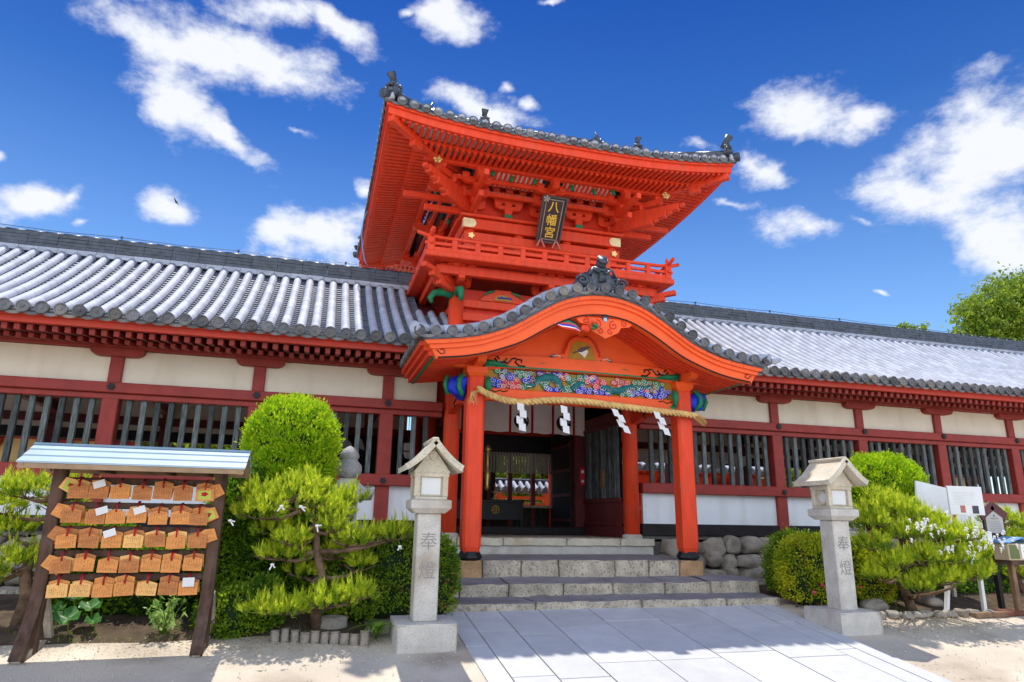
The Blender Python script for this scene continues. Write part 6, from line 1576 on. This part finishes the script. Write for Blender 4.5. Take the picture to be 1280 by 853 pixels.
def shrub(name,label,cat,parts,base,leafm,n,size,core=True,up=.3,asp=.5,group=None,floor=None,clump=.10,extra=None):
    t=thing(name,label,cat,base,group)
    lf=MB(); co=MB(); co.smooth=True
    tot=sum(p[3]*p[4]+p[4]*p[5]+p[3]*p[5] for p in parts)
    for (x,y,z,rx,ry,rz_,sq) in parts:
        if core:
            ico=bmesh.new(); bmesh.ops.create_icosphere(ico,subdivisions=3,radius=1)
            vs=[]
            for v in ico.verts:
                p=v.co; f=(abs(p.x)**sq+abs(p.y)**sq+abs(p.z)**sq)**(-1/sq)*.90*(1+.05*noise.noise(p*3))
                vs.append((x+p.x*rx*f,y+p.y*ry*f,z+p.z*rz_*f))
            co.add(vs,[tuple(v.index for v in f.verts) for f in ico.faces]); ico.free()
        m_=int(n*(rx*ry+ry*rz_+rx*rz_)/tot/14)
        for i in range(m_):
            d=Vector((random.gauss(0,1),random.gauss(0,1),random.gauss(0,1))).normalized()
            if d.z<-.6 : continue
            f=(abs(d.x)**sq+abs(d.y)**sq+abs(d.z)**sq)**(-1/sq)
            f*=1+.10*noise.noise(d*2.6+Vector((x,y,z)))+.05*noise.noise(d*7+Vector((z,y,x)))+(.06*random.random() if random.random()<.06 else 0)
            c=Vector((x+d.x*rx*f,y+d.y*ry*f,z+d.z*rz_*f)); 
            if floor is not None and c.z<floor: continue
            cl=clump*U(.5,1.1)
            for k in range(14):
                g=Vector((random.gauss(0,1),random.gauss(0,1),random.gauss(0,1)))*cl*.38
                p=c+g-d*U(-.02,cl*.5)
                v=(d*1.0+Vector((0,0,up))+Vector((random.gauss(0,.6),random.gauss(0,.6),random.gauss(0,.6)))).normalized()
                s_=size*U(.6,1.3); w=v.cross(Vector((random.gauss(0,1),random.gauss(0,1),random.gauss(0,1)))).normalized()*s_*asp*.5
                nrm=v.cross(w).normalized()
                lf.add([p,p+v*s_*.5+w+nrm*s_*.08,p+v*s_,p+v*s_*.5-w+nrm*s_*.08],[(0,1,2,3)])
    L_=lf.build('foliage',leafm,t)
    if core: co.build('inner_shade_core',LM['core'],L_)  # solid core whose dark colour stands in for shade inside the shrub
    if extra: extra(t,L_)
    return t
def stems(pts,r=.02):
    def f(t,L_):
        mb=MB(); mb.smooth=True
        for a,b in pts: 
            m=Vector(a).lerp(Vector(b),.5)+Vector((U(-.04,.04),U(-.04,.04),0)); mb.tube([a,m,b],r,6,rs=[r,r*.8,r*.6])
        mb.build('stem','bark',t)
    return f
random.seed(101)
# left group
shrub('clipped_dome_shrub','tall bright green shrub clipped to a dome beside the plaque rack','shrub',[(-4.04,-2.4,1.80,.50,.50,.60,2.5),(-4.04,-2.4,1.55,.47,.47,.45,2.6)],(-4.05,-2.4,0),LM['dome'],62000,.042,up=1.0,asp=.42,clump=.085,floor=1.15,extra=stems([((-4.05,-2.4,0),(-4.05,-2.4,1.4))],.05))
shrub('dark_conifer_shrub','dark green conifer shrub filling the space under the clipped dome','shrub',[(-4.15,-2.65,.62,.58,.48,.72,2.6),(-4.5,-2.75,.8,.32,.35,.75,2.3),(-3.75,-2.6,.9,.36,.35,.5,2.2)],(-4.2,-2.65,0),LM['dark'],48000,.055,up=.1,asp=.42,clump=.11)
def flw(pts,s=.03):
    def f(t,L_):
        mb=MB()
        for p in pts:
            for k in range(5):
                a=6.283*k/5; d=Vector((math.cos(a),-.5,math.sin(a))).normalized(); e=Vector((-math.sin(a),0,math.cos(a)))
                P=Vector(p); mb.add([P,P+d*s*.6+e*s*.35,P+d*s,P+d*s*.6-e*s*.35],[(0,1,2,3)])
        mb.build('flower',LM['pinkfl'],t)
    return f
def tips(parts,n,m,size):
    def f(t,L_):
        mb=MB()
        for i in range(n):
            x,y,z,rx,ry,rz_,sq=random.choice(parts); d=Vector((random.gauss(0,1),random.gauss(0,1)-.6,random.gauss(0,1))).normalized(); ff=(abs(d.x)**sq+abs(d.y)**sq+abs(d.z)**sq)**(-1/sq)*1.02
            c=Vector((x+d.x*rx*ff,y+d.y*ry*ff,z+d.z*rz_*ff))
            leaves(mb,[c+Vector((U(-.03,.03),U(-.03,.03),U(-.03,.03))) for k in range(6)],size)
        mb.build('young_leaves',m,t)
    return f
hp=[(-2.85,-2.95,.42,.42,.36,.50,2.8),(-2.35,-2.85,.36,.28,.28,.46,2.6),(-3.25,-3.0,.3,.3,.35,.42,2.5)]
shrub('azalea_bush','dark azalea bush with reddish tips behind the face-on pillar lantern','shrub',hp,(-2.8,-2.9,0),LM['azalea'],42000,.036,asp=.55,clump=.085,extra=tips(hp,200,LM['redtip'],.035))
shrub('low_shrub','low dark shrub between the plaque rack and the cloud-pruned pine','shrub',[(-4.38,-3.3,.06,.34,.26,.26,2.4),(-4.15,-3.25,.12,.2,.2,.3,2.2)],(-4.35,-3.3,-.05),LM['azalea'],12000,.04,asp=.6,clump=.08)
shrub('low_shrub','shaded green shrub behind the hanging plaques','shrub',[(-5.3,-2.6,.3,.75,.35,.42,2.4),(-5.9,-2.5,.35,.4,.35,.6,2.2)],(-5.3,-2.6,0),LM['dark'],22000,.06,asp=.5,clump=.12)
pine('pine_tree','cloud-pruned pine with layered yellow green pads before the clipped dome',[(-3.60,-3.4,-.08),(-3.62,-3.42,.2),(-3.58,-3.45,.45),(-3.66,-3.45,.7),(-3.68,-3.45,.95),(-3.78,-3.45,1.15),(-3.85,-3.45,1.28)],
 [(-3.93,-3.45,1.25,.42,.34,.20),(-4.22,-3.5,1.12,.34,.30,.15),(-3.60,-3.4,1.12,.34,.30,.15),(-3.72,-3.35,1.36,.20,.20,.14),(-4.0,-3.5,.70,.34,.26,.11),(-3.25,-3.55,.86,.34,.24,.11),(-2.88,-3.6,.92,.26,.2,.10),(-3.98,-3.85,.23,.38,.28,.10),(-3.52,-3.85,.29,.36,.28,.11),(-3.25,-3.85,.35,.22,.2,.09),(-3.35,-3.2,1.28,.2,.2,.12),(-3.85,-3.25,1.42,.26,.22,.16),(-3.5,-3.1,1.22,.24,.2,.14),(-4.1,-3.3,.95,.26,.22,.12),(-3.45,-3.3,.72,.22,.2,.12),(-3.75,-3.3,.52,.22,.2,.12),(-4.3,-3.35,1.28,.24,.2,.14),(-3.55,-3.5,.98,.22,.2,.12),(-3.9,-3.6,.85,.22,.2,.10),(-3.2,-3.4,.60,.2,.18,.10)],(-3.6,-3.4,-.08),1.0,.055)
pine('pine_tree','bright green pine standing behind the outer post of the plaque rack',[(-6.34,-3.1,-.05),(-6.30,-3.1,.25),(-6.36,-3.1,.5),(-6.25,-3.1,.75),(-6.2,-3.05,1.0),(-6.28,-3.1,1.2)],
 [(-6.45,-3.1,1.30,.42,.35,.14),(-6.1,-3.05,1.28,.28,.25,.12),(-6.75,-3.1,1.15,.35,.3,.14),(-6.45,-3.15,.62,.36,.3,.13),(-6.75,-3.2,.50,.35,.3,.14),(-6.05,-3.0,.92,.24,.22,.10),(-6.6,-3.0,.92,.3,.25,.12),(-6.15,-3.0,.55,.2,.2,.10),(-6.2,-2.9,1.15,.25,.25,.10)],(-6.34,-3.1,-.05),1.0,.065)
# right group
random.seed(202)
shrub('clipped_dome_shrub','lower bright green clipped dome behind the paper-tied pine','shrub',[(4.93,-2.2,1.48,.60,.55,.62,2.3)],(4.95,-2.2,0),LM['dome'],40000,.045,up=.9,asp=.42,clump=.075,floor=.9,extra=stems([((4.95,-2.2,0),(4.95,-2.2,1.1))],.05))
ap_=[(2.78,-2.95,.40,.38,.34,.46,2.6),(3.25,-2.85,.40,.42,.34,.46,2.8),(3.68,-2.95,.32,.32,.3,.42,2.6)]
def ex(t,L_): 
    flw([(2.66,-3.31,.30),(2.76,-3.31,.31),(2.70,-3.30,.27),(3.35,-3.22,.25),(2.55,-3.28,.2)])(t,L_); tips(ap_,260,LM['redtip'],.03)(t,L_); stems([((2.5,-3.0,-.02),(2.6,-3.0,.2)),((2.65,-3.1,-.03),(2.62,-3.0,.2)),((3.3,-3.0,-.03),(3.3,-3,.2))],.015)(t,L_)
shrub('azalea_bush','yellow green azalea bush with pink flowers behind the corner-on pillar lantern','shrub',ap_,(3.0,-2.9,0),LM['azaleay'],48000,.034,asp=.55,clump=.085,extra=ex)
shrub('azalea_bush','darker azalea bush against the rubble base wall','shrub',[(3.25,-2.1,.42,.42,.35,.48,2.6),(3.9,-2.0,.4,.45,.35,.45,2.6)],(3.2,-2.1,0),LM['azalea'],26000,.036,asp=.55,clump=.09)
pine('pine_tree','spreading pine tied with a crowd of white paper slips',[(4.04,-3.35,-.10),(3.98,-3.35,.12),(3.92,-3.3,.35),(4.0,-3.25,.6),(4.1,-3.25,.85),(4.05,-3.2,1.1),(3.98,-3.2,1.3)],
 [(3.90,-3.2,1.36,.30,.28,.22),(3.68,-3.2,1.14,.30,.28,.18),(4.25,-3.2,1.26,.34,.3,.16),(4.62,-3.2,1.15,.32,.28,.13),(3.58,-3.25,.84,.26,.24,.13),(4.15,-3.3,1.0,.40,.32,.16),(4.65,-3.35,.98,.40,.32,.15),(5.05,-3.35,.95,.34,.3,.13),(5.22,-3.3,.72,.34,.3,.14),(4.75,-3.4,.66,.40,.34,.15),(4.25,-3.4,.66,.36,.3,.15),(5.0,-3.35,.44,.34,.3,.13),(4.5,-3.4,.38,.34,.3,.13),(3.85,-3.3,.6,.28,.26,.13),(5.3,-3.3,.48,.26,.24,.12),(3.72,-3.2,.42,.24,.22,.11),(4.2,-3.35,.28,.2,.2,.09)],(4.04,-3.35,-.1),1.25,.06,.095,pull=.94)
pine('pine_tree','pine growing behind the small blue roofed offering box',[(6.95,-2.6,0),(6.9,-2.6,.4),(7.0,-2.6,.8),(6.95,-2.6,1.1)],
 [(6.75,-2.6,1.20,.36,.3,.14),(7.15,-2.6,1.12,.4,.3,.15),(6.9,-2.65,.92,.42,.3,.13),(7.2,-2.6,.72,.4,.3,.14),(6.75,-2.6,.62,.36,.3,.14),(7.05,-2.65,.36,.4,.3,.14),(7.5,-2.6,.95,.4,.3,.2)],(6.95,-2.6,0),.9,.05)
shrub('low_shrub','dark low shrubs in the bed behind the notice boards','shrub',[(5.6,-2.3,.2,.8,.3,.35,2.4),(6.6,-2.2,.2,.6,.3,.4,2.2),(4.5,-2.6,.2,.5,.3,.35,2.2)],(5.6,-2.3,0),LM['dark'],20000,.05,clump=.11)
# white paper fortunes tied to the pines
def knot(x,y,z,label,seed):
    random.seed(seed); mb=MB(); a=U(-.9,.9); s_=U(.6,.95)
    def strip(p,d,l,w=.013):
        d=Vector(d).normalized(); n=Vector((0,-1,0)); s=d.cross(n).normalized()*w/2; P=Vector(p); mb.add([P-s,P+s,P+d*l+s*.9,P+d*l-s*.9,P-s+n*.003,P+s+n*.003,P+d*l+s*.9+n*.003,P+d*l-s*.9+n*.003],[(0,1,2,3),(7,6,5,4),(0,4,5,1),(2,6,7,3),(1,5,6,2),(3,7,4,0)])
    strip((x,y,z),(math.sin(a),-.1,-math.cos(a)),.065*s_); strip((x,y,z),(math.sin(a+U(.8,2)),.1,-math.cos(a+U(.5,1.6))),.05*s_)
    mb.smooth=True; mb.tube([(x-.013,y-.006,z),(x,y-.012,z+.004),(x+.013,y-.006,z)],.012,6)
    o=mb.build('paper_knot','paper',None,(x,y,z)); tag(o,label,'paper slip','folded white paper slips tied to the pine branches'); return o
LKP=[(-4.48,1.0,'white paper slip tied to the far left tip of the left pine'),(-4.03,1.14,'white paper slip on the upper pad of the left pine, left of a pair'),(-3.85,1.14,'white paper slip on the upper pad of the left pine, right of a pair'),(-4.06,.60,'white paper slip hanging below the middle left pad of the left pine'),(-2.86,.77,'white paper slip hanging near the left pillar lantern'),(-3.68,.96,'white paper slip by the trunk of the left pine')]
for i,(x,z,l) in enumerate(LKP): knot(x,-3.9,z,l,i)
random.seed(55); cnt=0
RK=[(3.67,.88),(3.85,1.07),(4.05,1.05),(4.31,1.0),(4.8,1.01),(5.07,.94),(4.83,.82),(5.19,.82),(4.33,.73),(4.67,.69)]
pts=[]
for i in range(64):
    c=random.choice(RK[1:]); pts.append((c[0]+random.gauss(0,.10),c[1]+random.gauss(0,.045)))
pts=[RK[0]]+pts+[(5.45,.82),(5.42,.9),(4.2,1.28),(4.4,1.22)]
for i,(x,z) in enumerate(pts): 
    knot(-3.756+(x+3.756)*.958,-4.06+random.uniform(-.07,.04),1.074+(z-1.074)*.958,'white paper slip knotted in the crowd of slips on the spreading pine',300+i)
knot(7.0,-2.98,.98,'lone white paper slip on the pine behind the small blue roofed box',999)
# small plants
def strap(cx,cy,n,l,label,m,nm='strap_leaf_plant',w=.022):
    t=thing(nm,label,'plant',(cx,cy,gz(cy))); mb=MB()
    for i in range(n):
        a=U(0,6.283); L_=l*U(.7,1.15); P=[]; dv=Vector((math.cos(a),math.sin(a),0)); s=Vector((-math.sin(a),math.cos(a),0))
        for k in range(7):
            u=k/6; p=Vector((cx,cy,gz(cy)))+dv*L_*(.15*u+.75*u*u)+Vector((0,0,L_*(1.25*u-.95*u*u))); ww=w*(math.sin(math.pi*min(1,u*.85+.12)))
            P.append([p-s*ww,p+s*ww])
        mb.grid(P)
    mb.build('leaf_rosette',m,t)
random.seed(66)
strap(-3.02,-3.72,26,.34,'strap leaved clump beside the base of the face-on lantern',LM['lily'])
t=thing('leafy_plant','bright leafy young plant under the hanging plaques','plant',(-5.0,-3.45,gz(-3.45)))
mb=MB(); sm=MB(); sm.smooth=True
for i in range(16):
    a=U(0,6.28); e=Vector((-5.0+.2*math.cos(a)*U(.3,1),-3.45+.12*math.sin(a),gz(-3.45)+U(.15,.44))); b=Vector((-5.0+U(-.04,.04),-3.45,gz(-3.45))); sm.tube([b,b.lerp(e,.5)+Vector((0,0,.03)),e],.004,4)
    for k in range(12):
        p=b.lerp(e,U(.35,1.05)); leaves(mb,[p+Vector((U(-.03,.03),U(-.03,.03),U(-.01,.02)))],.065,asp=.4)
mb.build('leaves',LM['varieg'],t); sm.build('stem',LM['lily'],t)
t=thing('round_leaf_plant','big round leaves low beside the outer rack post','plant',(-5.85,-3.3,gz(-3.3)))
for (x,y,z,r_,tl_) in ((-5.83,-3.45,.10,.13,.5),(-5.98,-3.3,.16,.10,.3),(-5.70,-3.25,.17,.11,.4),(-5.88,-3.15,.24,.10,.3),(-5.62,-3.4,.06,.08,.4)):
    mb=MB(); mb.smooth=True; c=Vector((x,y,z)); P=[]; n=22
    rings=[]
    for q in range(4):
        f=q/3; rings.append([c+Vector((r_*f*math.cos(t_)*(1-.25*(abs(math.sin(t_/2))**8<.02)),r_*f*math.sin(t_)*.9,-tl_*r_*f*math.sin(t_)*-.8+.02*math.sin(5*t_)*f+.03*f*f)) for t_ in [2*math.pi*k/n for k in range(n+1)]])
    mb.grid(rings); mb.build('leaf',LM['butterbur'],t); s2=MB(); s2.tube([tuple(c),(x+.02,y+.05,gz(y))],.006,5); s2.build('stalk',LM['lily'],t)
# grasses and fallen leaves
gr=MB()
for i in range(2600):
    if random.random()<.5: x=U(-7.5,-2.9); y=U(-3.7,-3.0)
    else: x=U(2.8,8); y=U(-3.5,-2.6)
    if noise.noise(Vector((x*1.7,y*1.7,0)))<.0: continue
    h=U(.015,.05); a=U(0,6.28); z=gz(y)+.03
    gr.add([(x,y,z),(x+.005*math.cos(a),y+.005*math.sin(a),z),(x+U(-.02,.02),y+U(-.02,.02),z+h)],[(0,1,2)])
o=gr.build('weeds_and_moss',LM['azalea']); o['kind']='stuff'
lt=MB()
for i in range(3500):
    s=random.choice((-1,1)); x=s*(2.95+abs(random.gauss(0,1.4))); y=-3.55-abs(random.gauss(0,.28)); z=gz(y)+.012
    a=U(0,6.28); r_=U(.004,.013); lt.add([(x+r_*math.cos(a+k*1.57)*(.5 if k%2 else 1),y+r_*math.sin(a+k*1.57)*(.5 if k%2 else 1),z+U(0,.006)) for k in range(4)],[(0,1,2,3)])
o=lt.build('fallen_leaves','oldwood'); o['kind']='stuff'
pb=MB()
for i in range(2500):
    x=U(-8,8); y=U(-6.5,-3.5)
    if abs(x)<2.25: continue
    r_=U(.004,.012); z=gz(y)+.004
    pb.add([(x-r_,y,z),(x,y-r_,z),(x+r_,y,z),(x,y+r_,z),(x,y,z+r_*1.1)],[(0,1,4),(1,2,4),(2,3,4),(3,0,4)])
o=pb.build('gravel_grains','granitelt'); o['kind']='stuff'
# edging stones
random.seed(9)
for i in range(10):
    x=-3.98+.092*i; y=-3.70-.020*i; z=gz(y); mb=MB(); mb.smooth=True; w=U(.036,.044); h=U(.09,.13)
    rough_block(mb,x-w,x+w,y-.035,y+.035,z-.05,z+h,.008,.03); o=mb.build('edging_stone','boulder',None,(x,y,z)); tag(o,'%s small upright edging stone from the left below the left pine'%(['first','second','third','fourth','fifth','sixth','seventh','eighth','ninth','tenth'][i]),'stone','upright edging stones below the left pine')
xs_r=[3.12,3.30,3.50,3.68,3.86,4.05,4.24,4.42,4.62,4.82,5.05]
for i,x in enumerate(xs_r):
    y=-3.56+U(-.03,.03); z=gz(y); mb=MB(); boulder(mb,(x,y,z+.03),U(.08,.11),.07,U(.055,.075),i*2.3); o=mb.build('edging_stone','boulder',None,(x,y,z)); tag(o,'%s round edging stone from the left below the right pine'%(['first','second','third','fourth','fifth','sixth','seventh','eighth','ninth','tenth','eleventh'][i]),'stone','round edging stones below the right pine')
for (x,y,s,l) in ((-3.45,-3.35,.12,'rough garden rock at the foot of the cloud-pruned pine'),(3.55,-3.2,.13,'rough garden rock behind the base of the corner-on lantern'),(4.6,-3.1,.12,'rough garden rock under the paper-tied pine, half in shade')):
    mb=MB(); boulder(mb,(x,y,gz(y)+.05),s*1.5,s,s*.8,x*7); o=mb.build('garden_rock','boulder',None,(x,y,gz(y))); tag(o,l,'rock')
# background trees
def tree(name,label,base,h,crowns,n,size,tr=.35):
    t=thing(name,label,'tree',base); bx,by,bz_=base
    mb=MB(); mb.smooth=True; mb.tube([(bx,by,bz_),(bx+.2,by,bz_+h*.3),(bx-.1,by,bz_+h*.6),(bx+.1,by,bz_+h*.85)],tr,8,rs=[tr,tr*.75,tr*.5,tr*.2]); tk=mb.build('trunk','bark',t)
    br=MB(); br.smooth=True; lf=MB()
    tot=sum(c[3]**2 for c in crowns)
    for (x,y,z,r_) in crowns:
        br.tube([(bx,by,bz_+h*.35),((bx+x)/2,(by+y)/2,(bz_+h*.35+z)/2+.2),(x,y,z)],.1,6,rs=[tr*.4,tr*.2,tr*.08])
        m_=int(n*r_**2/tot/22)
        for i in range(m_):
            d=Vector((random.gauss(0,1),random.gauss(0,1),random.gauss(0,1))).normalized(); rr_=r_*(U(.45,1.06))*(1+.2*noise.noise(d*2+Vector((x,y,z))))
            c=Vector((x,y,z))+Vector((d.x,d.y,d.z*.8))*rr_; cl=U(.25,.5)*max(.6,min(1.2,r_/2))*size/.16
            if i%9==0: br.tube([(x,y,z),tuple(Vector((x,y,z)).lerp(c,.6)),tuple(c)],.02,4,rs=[.05,.03,.01])
            for k in range(22):
                p=c+Vector((random.gauss(0,1),random.gauss(0,1),random.gauss(0,.6)))*cl*.55
                leaves(lf,[p],size,asp=.55,up=.6)
    br.build('branches','bark',tk); lf.build('crown',LM['tree'],t)
random.seed(404)
tree('broadleaf_tree','large broadleaf tree rising high over the sunlit wing roof',(28.5,12.5,0),12,[(28.6,12,11.3,2.3),(27,12,10.5,1.8),(25.9,11.8,10.2,1.5),(29.6,12,10.4,2.6),(27.6,12.5,9.4,2.2),(31,12,11.3,2.4),(29.9,12,12.1,1.6),(25.6,12,9.0,1.4),(31,12,9,2.5)],62000,.17,.4)
tree('broadleaf_tree','small tree crown just peeping over the ridge of the sunlit wing',(21.6,12.5,0),9,[(21.6,12.3,9.0,1.05),(20.7,12.3,8.7,.8),(22.6,12.3,8.6,.9),(24.0,12.3,8.9,.7)],12000,.15,.22)
tree('broadleaf_tree','dark green tree added behind the courtyard fence to block sky through the gate',(2.5,12.5,0),4.2,[(2.2,12.5,2.6,1.6),(4.2,12.5,2.5,1.4),(.6,12.5,2.4,1.2)],15000,.16,.2)  # added so that no bright sky shows in the doorway
tree('broadleaf_tree','green tree seen through the windows between plaque rack and dome shrub',(-6.2,14,0),4.6,[(-6.2,14,3.2,1.8),(-8,14,3.0,1.4),(-4.6,14,3.2,1.4),(-3,14.5,3.0,1.2)],22000,.18,.2)
tree('broadleaf_tree','green tree seen through the windows above the white notice board',(12,7.5,0),3.6,[(12,7.5,2.6,1.0),(13.2,7.5,2.4,.8),(11.4,7.5,2.1,.7)],9000,.14,.12)
